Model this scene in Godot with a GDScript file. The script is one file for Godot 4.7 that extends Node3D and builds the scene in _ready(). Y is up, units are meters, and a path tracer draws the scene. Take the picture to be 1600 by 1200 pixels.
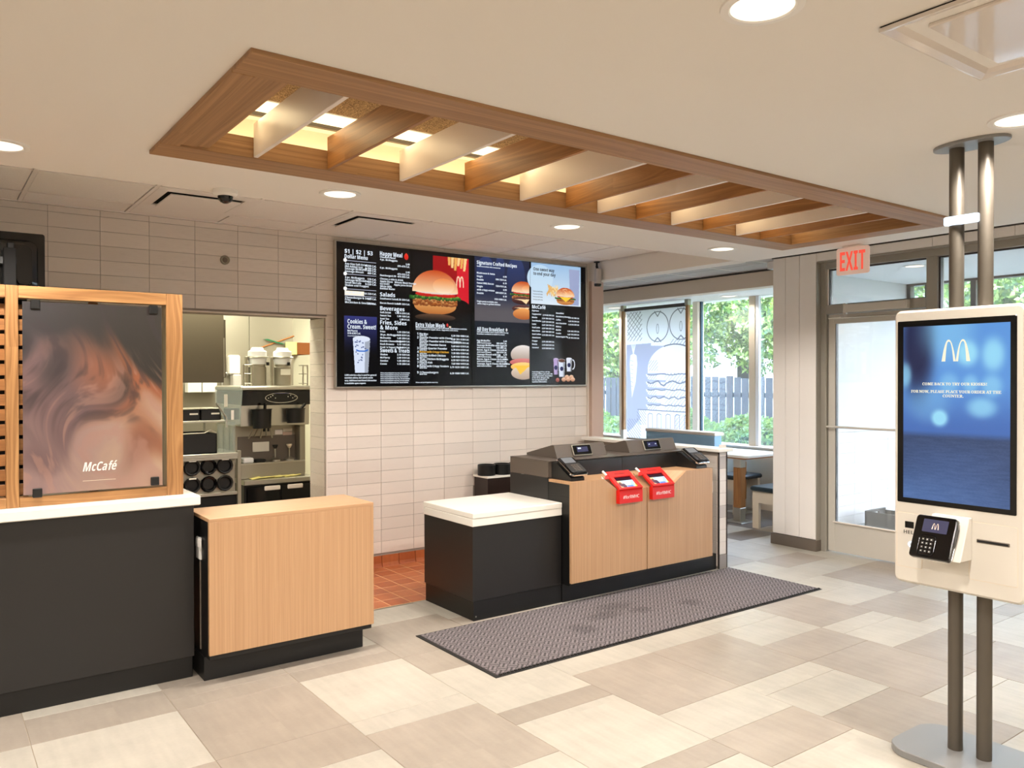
extends Node3D

var org := Vector3.ZERO          # where the node being built stands
var X := Transform3D()           # tilt of the piece being built
var grain := 1                   # the axis that a texture's V follows
var uvo := Vector2.ZERO
var R := RandomNumberGenerator.new()
var M := {}
var used := {}
var bold: SystemFont
var plainf: SystemFont
var slab: SystemFont

func _ready() -> void:
	R.seed = 7
	# ---- camera, sky, exposure -------------------------------------------------
	var cam := Camera3D.new()
	cam.name = "camera"
	cam.fov = 51.176
	cam.near = 0.05
	cam.far = 200.0
	cam.position = Vector3(0, 1.65, 0)
	cam.rotation = Vector3(deg_to_rad(-0.4475), deg_to_rad(-36.2698), deg_to_rad(-0.0934))
	add_child(cam)
	cam.current = true
	var sky := Sky.new()
	var sm := ProceduralSkyMaterial.new()
	sm.sky_top_color = Color(0.74, 0.83, 0.95)
	sm.sky_horizon_color = Color(0.89, 0.93, 0.97)
	sm.ground_horizon_color = Color(0.62, 0.62, 0.60)
	sm.ground_bottom_color = Color(0.42, 0.42, 0.40)
	sm.sky_energy_multiplier = 3.9
	sm.ground_energy_multiplier = 0.8
	sky.sky_material = sm
	var env := Environment.new()
	env.background_mode = Environment.BG_SKY
	env.sky = sky
	env.tonemap_mode = Environment.TONE_MAPPER_LINEAR
	env.tonemap_exposure = 1.0
	env.sdfgi_enabled = true
	env.ssao_enabled = true
	env.ssil_enabled = true
	var we := WorldEnvironment.new()
	we.name = "world"
	we.environment = env
	add_child(we)
	materials()
	shell()
	floors()
	wall_tiles()
	ceilings()
	door_wall()
	dining_room()
	outdoors()
	slatted_frame()
	downlights()
	menu_board()
	counters()
	registers()
	poster_frame()
	kiosk()
	kitchen()
	small_things()

# ---- building helpers --------------------------------------------------------
func mb() -> SurfaceTool:
	var st := SurfaceTool.new()
	st.begin(Mesh.PRIMITIVE_TRIANGLES)
	uvo = Vector2(R.randf() * 3.0, R.randf() * 3.0)
	return st

func uvof(p: Vector3, n: Vector3) -> Vector2:
	var a := n.abs()
	var k := 0 if a.x >= a.y and a.x >= a.z else (1 if a.y >= a.z else 2)
	var g := grain if grain != k else (k + 1) % 3
	return Vector2(p[3 - k - g], p[g]) + uvo

func vert(st: SurfaceTool, p: Vector3, n: Vector3, uv: Vector2) -> void:
	st.set_normal((X.basis * n).normalized())
	st.set_uv(uv)
	st.add_vertex(X * p - org)

func tri(st: SurfaceTool, a: Vector3, b: Vector3, c: Vector3, na: Vector3, nb: Vector3, nc: Vector3) -> void:
	if (b - a).cross(c - a).dot(na + nb + nc) > 0.0:
		var t := b; b = c; c = t
		t = nb; nb = nc; nc = t
	vert(st, a, na, uvof(a, na)); vert(st, b, nb, uvof(b, na)); vert(st, c, nc, uvof(c, na))

func poly(st: SurfaceTool, pts: Array, hint: Vector3) -> void:
	var n: Vector3 = (pts[1] - pts[0]).cross(pts[2] - pts[0]).normalized()
	if n.dot(hint) < 0.0:
		n = -n
	for i in range(1, pts.size() - 1):
		tri(st, pts[0], pts[i], pts[i + 1], n, n, n)

func box(st: SurfaceTool, a: Vector3, b: Vector3, bv := 0.0) -> void:
	var lo := Vector3(minf(a.x, b.x), minf(a.y, b.y), minf(a.z, b.z))
	var hi := Vector3(maxf(a.x, b.x), maxf(a.y, b.y), maxf(a.z, b.z))
	var e := [lo, hi]
	bv = minf(bv, 0.45 * minf(hi.x - lo.x, minf(hi.y - lo.y, hi.z - lo.z)))
	var pt := func(k: int, s: Array) -> Vector3:       # corner with signs s, lying in the face across axis k
		var p := Vector3.ZERO
		for i in 3:
			p[i] = e[s[i]][i] if i == k else e[s[i]][i] + (bv if s[i] == 0 else -bv)
		return p
	for k in 3:
		var i := (k + 1) % 3
		var j := (k + 2) % 3
		for s in 2:
			var h := Vector3.ZERO
			h[k] = 1.0 if s == 1 else -1.0
			var q := []
			for c in [[0, 0], [1, 0], [1, 1], [0, 1]]:
				var sg := [0, 0, 0]
				sg[k] = s; sg[i] = c[0]; sg[j] = c[1]
				q.append(pt.call(k, sg))
			poly(st, q, h)
		if bv > 0.0:
			for c in [[0, 0], [1, 0], [1, 1], [0, 1]]:
				var s0 := [0, 0, 0]
				var s1 := [0, 0, 0]
				s0[i] = c[0]; s0[j] = c[1]; s1[i] = c[0]; s1[j] = c[1]; s1[k] = 1
				var h := Vector3.ZERO
				h[i] = 2.0 * c[0] - 1.0; h[j] = 2.0 * c[1] - 1.0
				poly(st, [pt.call(i, s0), pt.call(i, s1), pt.call(j, s1), pt.call(j, s0)], h)
	if bv > 0.0:
		for c in 8:
			var s := [c & 1, (c >> 1) & 1, (c >> 2) & 1]
			poly(st, [pt.call(0, s), pt.call(1, s), pt.call(2, s)], Vector3(2 * s[0] - 1, 2 * s[1] - 1, 2 * s[2] - 1))

func lift(q: Vector2, k: int, d: float) -> Vector3:
	return Vector3(d, q.y, q.x) if k == 0 else (Vector3(q.x, d, q.y) if k == 1 else Vector3(q.x, q.y, d))

# a flat outline pushed along axis k; outline axes: k=0 (z,y), k=1 (x,z), k=2 (x,y)
func prism(st: SurfaceTool, pts: PackedVector2Array, k: int, lo: float, hi: float, bv := 0.0) -> void:
	var ins := pts
	if bv > 0.0:
		var o := Geometry2D.offset_polygon(pts, -bv)
		if o.size() == 1 and o[0].size() == pts.size():
			ins = PackedVector2Array()
			for p in pts:                                  # same order as the outline
				var best := 0
				for j in o[0].size():
					if o[0][j].distance_to(p) < o[0][best].distance_to(p):
						best = j
				ins.append(o[0][best])
		else:
			bv = 0.0
	var idx := Geometry2D.triangulate_polygon(ins)
	var up := lift(Vector2.ZERO, k, 1.0)
	for i in range(0, idx.size(), 3):
		for s in [[lo, -1.0], [hi, 1.0]]:
			tri(st, lift(ins[idx[i]], k, s[0]), lift(ins[idx[i + 1]], k, s[0]), lift(ins[idx[i + 2]], k, s[0]), up * s[1], up * s[1], up * s[1])
	var turn := -1.0 if Geometry2D.is_polygon_clockwise(pts) else 1.0
	for i in pts.size():
		var a := pts[i]
		var b := pts[(i + 1) % pts.size()]
		var a2 := ins[i]
		var b2 := ins[(i + 1) % pts.size()]
		var d := (b - a).normalized() * turn
		var n := lift(Vector2(d.y, -d.x), k, 0.0)
		poly(st, [lift(a, k, lo + bv), lift(b, k, lo + bv), lift(b, k, hi - bv), lift(a, k, hi - bv)], n)
		if bv > 0.0:
			poly(st, [lift(a, k, lo + bv), lift(b, k, lo + bv), lift(b2, k, lo), lift(a2, k, lo)], n - up)
			poly(st, [lift(a, k, hi - bv), lift(b, k, hi - bv), lift(b2, k, hi), lift(a2, k, hi)], n + up)

func rrect(x0: float, y0: float, x1: float, y1: float, r: float, seg := 5) -> PackedVector2Array:
	var o := PackedVector2Array()
	for c in [[x1 - r, y1 - r, 0.0], [x0 + r, y1 - r, 0.5], [x0 + r, y0 + r, 1.0], [x1 - r, y0 + r, 1.5]]:
		for i in seg + 1:
			var a: float = (c[2] + 0.5 * i / seg) * PI
			o.append(Vector2(c[0] + cos(a) * r, c[1] + sin(a) * r))
	return o

# turned shape round a vertical axis through c; prof = points (radius, height)
func lathe(st: SurfaceTool, c: Vector3, prof: Array, seg := 24, sx := 1.0, sz := 1.0) -> void:
	for j in prof.size() - 1:
		var p: Vector2 = prof[j]
		var q: Vector2 = prof[j + 1]
		var d := q - p
		if d.length() < 1e-6:
			continue
		var nn := Vector2(d.y, -d.x).normalized()
		for i in seg:
			var a := TAU * i / seg
			var b := TAU * (i + 1) / seg
			var ea := Vector3(cos(a) * sx, 0, sin(a) * sz)
			var eb := Vector3(cos(b) * sx, 0, sin(b) * sz)
			var na := (Vector3(cos(a), 0, sin(a)) * nn.x + Vector3(0, nn.y, 0))
			var nb := (Vector3(cos(b), 0, sin(b)) * nn.x + Vector3(0, nn.y, 0))
			var y := Vector3(0, 1, 0)
			if p.x > 1e-6:
				tri(st, c + ea * p.x + y * p.y, c + eb * p.x + y * p.y, c + ea * q.x + y * q.y, na, nb, na)
			if q.x > 1e-6:
				tri(st, c + eb * p.x + y * p.y, c + eb * q.x + y * q.y, c + ea * q.x + y * q.y, nb, nb, na)

func rod(st: SurfaceTool, a: Vector3, b: Vector3, r: float, seg := 10, r2 := -1.0) -> void:
	if r2 < 0.0:
		r2 = r
	var d := (b - a).normalized()
	var u := d.cross(Vector3(0, 1, 0) if absf(d.y) < 0.9 else Vector3(1, 0, 0)).normalized()
	var w := d.cross(u)
	for i in seg:
		var t := TAU * i / seg
		var s := TAU * (i + 1) / seg
		var e := u * cos(t) + w * sin(t)
		var f := u * cos(s) + w * sin(s)
		tri(st, a + e * r, a + f * r, b + e * r2, e, f, e)
		tri(st, a + f * r, b + f * r2, b + e * r2, f, f, e)
		tri(st, a, a + e * r, a + f * r, -d, -d, -d)
		tri(st, b, b + e * r2, b + f * r2, d, d, d)

func pipe(st: SurfaceTool, pts: Array, r: float, seg := 8) -> void:
	for i in pts.size() - 1:
		rod(st, pts[i], pts[i + 1], r, seg)

# a flat picture: corners bottom-left, bottom-right, top-right, top-left
func sheet(st: SurfaceTool, bl: Vector3, br: Vector3, tr: Vector3, tl: Vector3) -> void:
	var n := (br - bl).cross(tl - bl).normalized()
	for v in [[bl, Vector2(0, 1)], [tr, Vector2(1, 0)], [br, Vector2(1, 1)], [bl, Vector2(0, 1)], [tl, Vector2(0, 0)], [tr, Vector2(1, 0)]]:
		vert(st, v[0], n, v[1])

# lettering: s starts at local (x, y) of xf; em is the letter size in metres; al -1 left, 0 centre, 1 right
func letters(st: SurfaceTool, s: String, x: float, y: float, em: float, xf: Transform3D, f: Font = null, al := -1, fit := 0.0, slant := 0.0, depth := 0.0012) -> void:
	var t := TextMesh.new()
	t.font = f if f else plainf
	t.font_size = 24
	t.pixel_size = em / 24.0
	t.depth = depth
	t.curve_step = 3.0 if em < 0.03 else 1.0
	t.text = s
	var bb := t.get_aabb()
	var k := fit / bb.size.x if fit > 0.0 else 1.0
	var off := -bb.position.x if al < 0 else (-bb.position.x - bb.size.x if al > 0 else -bb.position.x - bb.size.x * 0.5)
	var b := Basis(Vector3(k, 0, 0), Vector3(slant, 1, 0), Vector3(0, 0, 1))
	var tr := xf * Transform3D(b, Vector3(x + off * k, y, 0))
	tr.origin -= org
	st.append_from(t, 0, tr)

func numbered(n: String) -> String:
	var k: int = used.get(n, 0)
	used[n] = k + 1
	return n if k == 0 else "%s_%03d" % [n, k]

func tag(o: Node3D, label: String, cat: String, group := "") -> void:
	o.set_meta("label", label)
	o.set_meta("category", cat)
	if group:
		o.set_meta("group", group)

func thing(n: String, label: String, cat: String, at := Vector3.ZERO, group := "") -> Node3D:
	var o := Node3D.new()
	o.name = numbered(n)
	o.position = at
	add_child(o)
	tag(o, label, cat, group)
	org = at
	return o

func put(st: SurfaceTool, n: String, m: Material, parent: Node3D, kind := "") -> MeshInstance3D:
	var o := MeshInstance3D.new()
	o.name = n
	o.mesh = st.commit()
	o.material_override = m
	parent.add_child(o, true)
	if kind:
		o.set_meta("kind", kind)
	return o

func single(st: SurfaceTool, n: String, m: Material, label: String, cat: String, at: Vector3, group := "") -> MeshInstance3D:
	var o := put(st, numbered(n), m, self)
	o.position = at
	tag(o, label, cat, group)
	return o

func struct(st: SurfaceTool, n: String, m: Material) -> MeshInstance3D:   # built with org at zero
	return put(st, numbered(n), m, self, "structure")

func copy(o: Node3D, at: Vector3, label: String) -> Node3D:
	var c: Node3D = o.duplicate()
	c.name = numbered(String(o.name))
	c.position = at
	add_child(c)
	c.set_meta("label", label)
	return c

func V(x: float, y: float, z: float) -> Vector3:
	return Vector3(x, y, z)

func bar(parent: Node3D, n: String, m: Material, a: Vector3, b: Vector3, bv := 0.002, g := 1) -> MeshInstance3D:
	var st := mb()
	grain = g
	box(st, a, b, bv)
	grain = 1
	return put(st, n, m, parent)

func lamp_area(parent: Node3D, at: Vector3, rot: Vector3, size: Vector2, e: float, c: Color) -> void:
	var l := AreaLight3D.new()
	l.name = "light"
	l.area_size = size
	l.light_energy = e
	l.light_color = c
	l.area_range = 14.0
	l.area_attenuation = 2.0
	l.shadow_enabled = true
	l.rotation_degrees = rot
	l.position = at - org
	parent.add_child(l, true)

func lamp_spot(parent: Node3D, at: Vector3, e: float, r: float, c: Color, ang := 77.0) -> void:
	var l := SpotLight3D.new()
	l.name = "light"
	l.light_energy = e
	l.light_color = c
	l.light_size = r
	l.spot_angle = ang
	l.spot_angle_attenuation = 0.35
	l.spot_range = 14.0
	l.spot_attenuation = 2.0
	l.shadow_enabled = true
	l.rotation_degrees = Vector3(-90, 0, 0)
	l.position = at - org
	parent.add_child(l, true)

# ---- materials ----------------------------------------------------------------
func mat(n: String, c: Color, rough := 0.6, metal := 0.0) -> StandardMaterial3D:
	var m := StandardMaterial3D.new()
	m.resource_name = n
	m.albedo_color = c
	m.roughness = rough
	m.metallic = metal
	M[n] = m
	return m

func glow(n: String, c: Color, e: float) -> StandardMaterial3D:
	var m := mat(n, Color(0.04, 0.04, 0.04), 0.5)
	m.emission_enabled = true
	m.emission = c
	m.emission_energy_multiplier = e
	return m

func screen_mat(n: String, t: Texture2D, e: float) -> StandardMaterial3D:
	var m := mat(n, Color(0.01, 0.01, 0.012), 0.18)
	m.emission_enabled = true
	m.emission = Color.BLACK
	m.emission_texture = t
	m.emission_energy_multiplier = e
	return m

func noise(f: float, oct := 3, sd := 1, cell := false) -> FastNoiseLite:
	var n := FastNoiseLite.new()
	n.seed = sd
	n.frequency = f
	n.noise_type = FastNoiseLite.TYPE_CELLULAR if cell else FastNoiseLite.TYPE_SIMPLEX_SMOOTH
	n.fractal_octaves = oct
	return n

func picture(w: int, h: int, f: Callable) -> ImageTexture:
	var d := PackedByteArray()
	d.resize(w * h * 3)
	var i := 0
	for y in h:
		for x in w:
			var c: Color = f.call(x, y)
			d[i] = clampi(int(c.r * 255.0), 0, 255)
			d[i + 1] = clampi(int(c.g * 255.0), 0, 255)
			d[i + 2] = clampi(int(c.b * 255.0), 0, 255)
			i += 3
	return ImageTexture.create_from_image(Image.create_from_data(w, h, false, Image.FORMAT_RGB8, d))

# wood seen along its grain: fine pores, growth bands and slow drift of tone
func wood_tex(w: int, h: int, dark: Color, light: Color, bands: float, wav: float, sd: int) -> ImageTexture:
	var a := noise(1.0, 3, sd)
	var b := noise(1.0, 2, sd + 1)
	return picture(w, h, func(x: int, y: int):
		var u := float(x) / w
		var v := float(y) / h
		var bend := b.get_noise_2d(u * 3.0, v * 2.2) * wav
		var ring := a.get_noise_2d((u + bend * 0.12) * bands, v * 0.9)
		var pore := a.get_noise_2d(u * 210.0, v * 9.0)
		var fine := b.get_noise_2d(u * 90.0 + 40.0, v * 3.0)
		var t := 0.55 + ring * 0.55 + pore * 0.22 + fine * 0.25
		var c := dark.lerp(light, clampf(t, 0.0, 1.0))
		return c)

func wood(n: String, dark: Color, light: Color, bands: float, wav: float, sd: int, scale: Vector2, rough := 0.45) -> void:
	var m := mat(n, Color.WHITE, rough)
	m.albedo_texture = wood_tex(384, 512, dark, light, bands, wav, sd)
	m.uv1_scale = Vector3(scale.x, scale.y, 1)

func materials() -> void:
	bold = SystemFont.new(); bold.font_names = PackedStringArray(["Droid Sans"]); bold.font_weight = 700
	plainf = SystemFont.new(); plainf.font_names = PackedStringArray(["Droid Sans"])
	slab = SystemFont.new(); slab.font_names = PackedStringArray(["Droid Serif"]); slab.font_weight = 700
	mat("ceiling_paint", Color(0.89, 0.875, 0.85), 0.85)
	mat("acoustic", Color(0.95, 0.93, 0.91), 0.95)
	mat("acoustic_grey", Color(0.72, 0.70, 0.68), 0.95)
	mat("grid_metal", Color(0.93, 0.905, 0.885), 0.5)
	mat("grout", Color(0.62, 0.58, 0.54), 0.9)
	mat("floor_grout", Color(0.62, 0.57, 0.50), 0.9)
	mat("wall_paint", Color(0.80, 0.78, 0.75), 0.8)
	mat("lobby_paint", Color(0.86, 0.85, 0.84), 0.8)
	mat("panel_white", Color(0.94, 0.92, 0.90), 0.5)
	mat("base_taupe", Color(0.40, 0.36, 0.32), 0.5)
	mat("trim_pale", Color(0.88, 0.84, 0.80), 0.45)
	mat("trim_dark", Color(0.30, 0.28, 0.27), 0.4, 0.6)
	mat("pier_laminate", Color(0.78, 0.68, 0.62), 0.5)
	mat("beige_paint", Color(0.87, 0.81, 0.74), 0.8)
	mat("soffit_white", Color(0.91, 0.905, 0.90), 0.8)
	for i in 3:
		var k := 1.0 - 0.018 * i
		var m := mat("wall_tile%d" % i, Color(0.90 * k, 0.86 * k, 0.82 * k), 0.36)
		m.normal_enabled = true
		if i == 0:
			var nn := noise(0.05, 2, 21)
			m.normal_texture = picture(64, 64, func(x: int, y: int):
				var g := 0.5 + 0.30 * nn.get_noise_2d(x * 0.6, y * 14.0)
				return Color(0.5, g, 1.0))
		else:
			m.normal_texture = M["wall_tile0"].normal_texture
		m.normal_scale = 0.35
		m.uv1_scale = Vector3(4, 8, 1)
	var sn := noise(1.0, 3, 5)
	var stone := picture(256, 256, func(x: int, y: int):
		var t := 0.95 + 0.035 * sn.get_noise_2d(x * 0.09, y * 0.012) + 0.015 * sn.get_noise_2d(x * 0.2 + 90.0, y * 0.25) + 0.04 * sn.get_noise_2d(x * 0.01, y * 0.02 + 50.0)
		return Color(t, t * 0.995, t * 0.985))
	var tones := {"L": Color(0.735, 0.715, 0.675), "D": Color(0.65, 0.612, 0.57), "G": Color(0.47, 0.43, 0.40)}
	for c in tones:
		for i in 2:
			var k := 1.0 - 0.03 * i
			var m := mat("floor%s%d" % [c, i], Color(tones[c].r * k, tones[c].g * k, tones[c].b * k), 0.42)
			m.albedo_texture = stone
			m.uv1_scale = Vector3(0.8, 0.8, 1)
			m.metallic_specular = 0.4
	for i in 3:
		var m := mat("quarry%d" % i, [Color(0.76, 0.43, 0.25), Color(0.72, 0.39, 0.22), Color(0.80, 0.47, 0.28)][i], 0.45)
		m.albedo_texture = stone
	mat("quarry_grout", Color(0.88, 0.69, 0.52), 0.9)
	wood("oak_veneer", Color(0.675, 0.52, 0.375), Color(0.765, 0.61, 0.46), 150.0, 0.05, 3, Vector2(0.8, 0.22), 0.42)
	wood("oak_frame", Color(0.49, 0.33, 0.18), Color(0.72, 0.54, 0.34), 16.0, 1.0, 9, Vector2(2.4, 0.5), 0.45)
	wood("oak_board", Color(0.52, 0.38, 0.25), Color(0.68, 0.52, 0.36), 20.0, 0.5, 15, Vector2(2.2, 0.3), 0.5)
	wood("oak_slat", Color(0.50, 0.33, 0.18), Color(0.70, 0.49, 0.28), 10.0, 1.6, 30, Vector2(2.6, 0.4), 0.45)
	mat("blade_white", Color(0.90, 0.86, 0.83), 0.35)
	var hay := noise(1.0, 2, 77)
	var wm := mat("wood_wool", Color.WHITE, 0.95)
	wm.albedo_texture = picture(256, 256, func(x: int, y: int):
		var q := hay.get_noise_2d(x * 0.10, y * 0.10) * 6.0
		var t := absf(sin(hay.get_noise_2d(x * 0.09 + q, y * 0.22) * 9.0)) * 0.55 + absf(sin(hay.get_noise_2d(x * 0.25 + 70.0, y * 0.08 - q) * 9.0)) * 0.45
		return Color(0.24, 0.15, 0.07).lerp(Color(0.90, 0.75, 0.52), clampf(t * 1.25 - 0.12, 0.0, 1.0)))
	wm.uv1_scale = Vector3(1.7, 1.7, 1)
	wm.heightmap_enabled = true
	wm.heightmap_texture = wm.albedo_texture
	wm.heightmap_scale = 0.6
	mat("charcoal", Color(0.115, 0.110, 0.110), 0.40)
	mat("charcoal_light", Color(0.34, 0.305, 0.275), 0.42)
	mat("black", Color(0.03, 0.028, 0.027), 0.45)
	mat("black_gloss", Color(0.03, 0.03, 0.032), 0.14)
	mat("black_matt", Color(0.02, 0.019, 0.018), 0.8)
	mat("quartz", Color(0.93, 0.915, 0.88), 0.3)
	mat("white_plastic", Color(0.90, 0.89, 0.87), 0.4)
	mat("kiosk_white", Color(0.82, 0.80, 0.76), 0.35)
	mat("grey_ink", Color(0.25, 0.25, 0.26), 0.7)
	mat("steel", Color(0.78, 0.77, 0.73), 0.30, 1.0)
	mat("steel_dull", Color(0.66, 0.64, 0.58), 0.45, 0.85)
	mat("chrome", Color(0.86, 0.86, 0.86), 0.12, 1.0)
	mat("pole_grey", Color(0.35, 0.325, 0.29), 0.42, 0.4)
	mat("base_grey", Color(0.52, 0.52, 0.52), 0.38, 0.15)
	mat("frame_taupe", Color(0.62, 0.60, 0.56), 0.4, 0.2)
	mat("door_taupe", Color(0.79, 0.77, 0.73), 0.42, 0.15)
	mat("red_plastic", Color(0.83, 0.10, 0.075), 0.35)
	mat("blue_vinyl", Color(0.56, 0.70, 0.80), 0.4)
	mat("cream_vinyl", Color(0.88, 0.82, 0.76), 0.45)
	mat("teal_seat", Color(0.10, 0.16, 0.19), 0.35)
	mat("cream_wood", Color(0.86, 0.80, 0.71), 0.5)
	mat("stud_wood", Color(0.62, 0.40, 0.20), 0.55)
	mat("cabinet_grey", Color(0.35, 0.32, 0.26), 0.6)
	mat("kitchen_wall", Color(0.86, 0.86, 0.78), 0.5)
	mat("paper", Color(0.88, 0.87, 0.82), 0.8)
	mat("paper_yellow", Color(0.92, 0.88, 0.55), 0.8)
	mat("cork", Color(0.50, 0.28, 0.08), 0.8)
	mat("green_plastic", Color(0.10, 0.42, 0.26), 0.5)
	mat("clear_tub", Color(0.90, 0.91, 0.92), 0.3)
	mat("fence_wood", Color(0.19, 0.205, 0.225), 0.9)
	mat("bark", Color(0.20, 0.17, 0.15), 0.9)
	mat("lawn", Color(0.22, 0.32, 0.14), 0.95)
	mat("paving", Color(0.60, 0.60, 0.58), 0.9)
	mat("siding", Color(0.90, 0.91, 0.92), 0.7)
	mat("white_gloss", Color(0.86, 0.83, 0.80), 0.08)
	mat("screen_edge", Color(0.16, 0.27, 0.34), 0.4)
	mat("half_tile_dark", Color(0.76, 0.72, 0.69), 0.4)
	mat("half_tile_base", Color(0.58, 0.55, 0.53), 0.4)
	mat("black_brown", Color(0.15, 0.10, 0.08), 0.45)
	mat("plum_gloss", Color(0.16, 0.06, 0.12), 0.15)
	mat("gap_dark", Color(0.06, 0.055, 0.05), 0.9)
	var g := mat("glass", Color(0.93, 0.97, 0.98, 0.07), 0.03)
	g.transparency = BaseMaterial3D.TRANSPARENCY_ALPHA
	var g2 := mat("shield", Color(0.75, 0.82, 0.80, 0.25), 0.05)
	g2.transparency = BaseMaterial3D.TRANSPARENCY_ALPHA
	for c in [["leaf_a", Color(0.24, 0.40, 0.13)], ["leaf_b", Color(0.44, 0.55, 0.21)], ["leaf_c", Color(0.15, 0.28, 0.16)], ["leaf_d", Color(0.68, 0.76, 0.48)]]:
		var m := mat(c[0], c[1], 0.5)
		m.backlight_enabled = true
		m.backlight = Color(0.5, 0.55, 0.3)
	glow("lens", Color(1.0, 0.95, 0.86), 1.7)
	glow("led_strip", Color(1.0, 0.90, 0.70), 2.4)
	glow("led_cool", Color(0.88, 0.94, 1.0), 1.6)
	glow("kitchen_tube", Color(1.0, 0.98, 0.86), 2.2)
	glow("ink_white", Color(0.92, 0.96, 1.0), 0.95)
	glow("ink_gold", Color(1.0, 0.75, 0.25), 0.8)
	glow("arch_light", Color(1.0, 0.97, 0.86), 1.0)
	glow("exit_red", Color(1.0, 0.33, 0.25), 0.95)
	glow("screen_blue", Color(0.10, 0.11, 0.36), 0.75)
	glow("screen_grey", Color(0.70, 0.70, 0.70), 0.55)
	var ex := mat("exit_face", Color(0.86, 0.78, 0.74), 0.35)
	ex.emission_enabled = true
	ex.emission = Color(0.80, 0.66, 0.60)
	ex.emission_energy_multiplier = 0.35
	# woven entrance mat, with the darker worn patches that it shows
	var mn := noise(1.0, 2, 44)
	var weave := picture(1220, 338, func(x: int, y: int):
		var u := (x + y) / 15.0
		var w := (x - y) / 15.0
		var over := (int(floor(u / 2.0)) + int(floor(w / 2.0))) % 2 == 0
		var s := absf(sin(u * PI)) if over else absf(sin(w * PI))
		var t := 0.17 + 0.31 * s + 0.24 * mn.get_noise_2d(x * 0.45, y * 0.45)
		var st := 0.0
		for b in [[0.405, 0.45, 0.05, 0.10], [0.50, 0.52, 0.03, 0.08], [0.64, 0.62, 0.028, 0.09], [0.30, 0.62, 0.03, 0.12], [0.47, 0.33, 0.05, 0.10]]:
			st = maxf(st, 1.0 - smoothstep(0.5, 1.3, sqrt(pow((x / 1220.0 - b[0]) / b[2], 2) + pow((y / 338.0 - b[1]) / b[3], 2)) + 0.6 * mn.get_noise_2d(x * 0.05, y * 0.05)))
		t *= 1.0 - 0.17 * st
		return Color(t * 1.03, t * 0.96, t * 0.98))
	var cm := mat("mat_pile", Color.WHITE, 0.95)
	cm.albedo_texture = weave
	cm.heightmap_enabled = true
	cm.heightmap_texture = weave
	cm.heightmap_scale = 0.4
	mat("rubber", Color(0.085, 0.075, 0.065), 0.7)
	# acoustic board: pin holes
	var an := noise(0.35, 2, 3)
	M["acoustic"].albedo_texture = picture(128, 128, func(x: int, y: int):
		var t := 1.0 - 0.10 * smoothstep(0.25, 0.6, an.get_noise_2d(x, y))
		return Color(t, t, t))
	M["acoustic"].uv1_scale = Vector3(5, 5, 1)
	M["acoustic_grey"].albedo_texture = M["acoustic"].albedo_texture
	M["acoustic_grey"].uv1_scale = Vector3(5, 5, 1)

# ---- room shell ----------------------------------------------------------------
func shell() -> void:
	org = Vector3.ZERO
	var st := mb()
	box(st, V(-3.2, 2.16, -6.63), V(5.62, 3.0, -6.316)); box(st, V(2.70, 0, -6.63), V(5.62, 2.16, -6.316)); box(st, V(-3.2, 0, -6.63), V(-0.4, 2.16, -6.316))
	struct(st, "wall_back", M.grout)
	st = mb()
	box(st, V(-3.2, 0, -6.316), V(-3.0, 3.0, 3.2))
	struct(st, "wall_left", M.wall_paint)
	st = mb()
	box(st, V(-3.0, 0, 3.0), V(6.8, 3.0, 3.2))
	struct(st, "wall_rear", M.wall_paint)
	# end of the tiled wall, and the bulkhead above it
	st = mb()
	box(st, V(5.62, 0, -9.6), V(5.785, 2.66, -6.25), 0.003)
	struct(st, "trim_1", M.pier_laminate)
	st = mb()
	box(st, V(5.62, 2.652, -9.6), V(5.80, 3.0, -4.45))
	struct(st, "ceiling_beam", M.ceiling_paint)
	st = mb()
	box(st, V(-0.405, 2.15, -6.32), V(2.712, 2.162, -6.30), 0.002); box(st, V(2.70, 0, -6.32), V(2.712, 2.15, -6.30), 0.002)
	struct(st, "trim_2", M.trim_pale)
	st = mb()
	box(st, V(5.60, 0, -6.32), V(5.622, 2.84, -6.296), 0.002)
	struct(st, "trim_3", M.trim_pale)

func tile_mesh(w: float, d: float, h: float, bv: float, up: int) -> ArrayMesh:
	var keep := org
	org = Vector3.ZERO
	var st := mb()
	if up == 1:
		box(st, V(-w / 2, -h, -d / 2), V(w / 2, 0, d / 2), bv)
	elif up == 2:
		box(st, V(-w / 2, -d / 2, -h), V(w / 2, d / 2, 0), bv)
	else:
		box(st, V(-h, -d / 2, -w / 2), V(0, d / 2, w / 2), bv)
	org = keep
	return st.commit()

var tiles := {}
func tile(parent: Node3D, n: String, w: float, d: float, up: int, m: Material, at: Vector3, h := 0.008, bv := 0.0012) -> void:
	var key := "%d %.3f %.3f %d" % [up, w, d, R.randi() % 3]
	if not tiles.has(key):
		tiles[key] = tile_mesh(w, d, h, bv, up)
	var o := MeshInstance3D.new()
	o.name = n
	o.mesh = tiles[key]
	o.material_override = m
	o.position = at
	parent.add_child(o, true)

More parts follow.
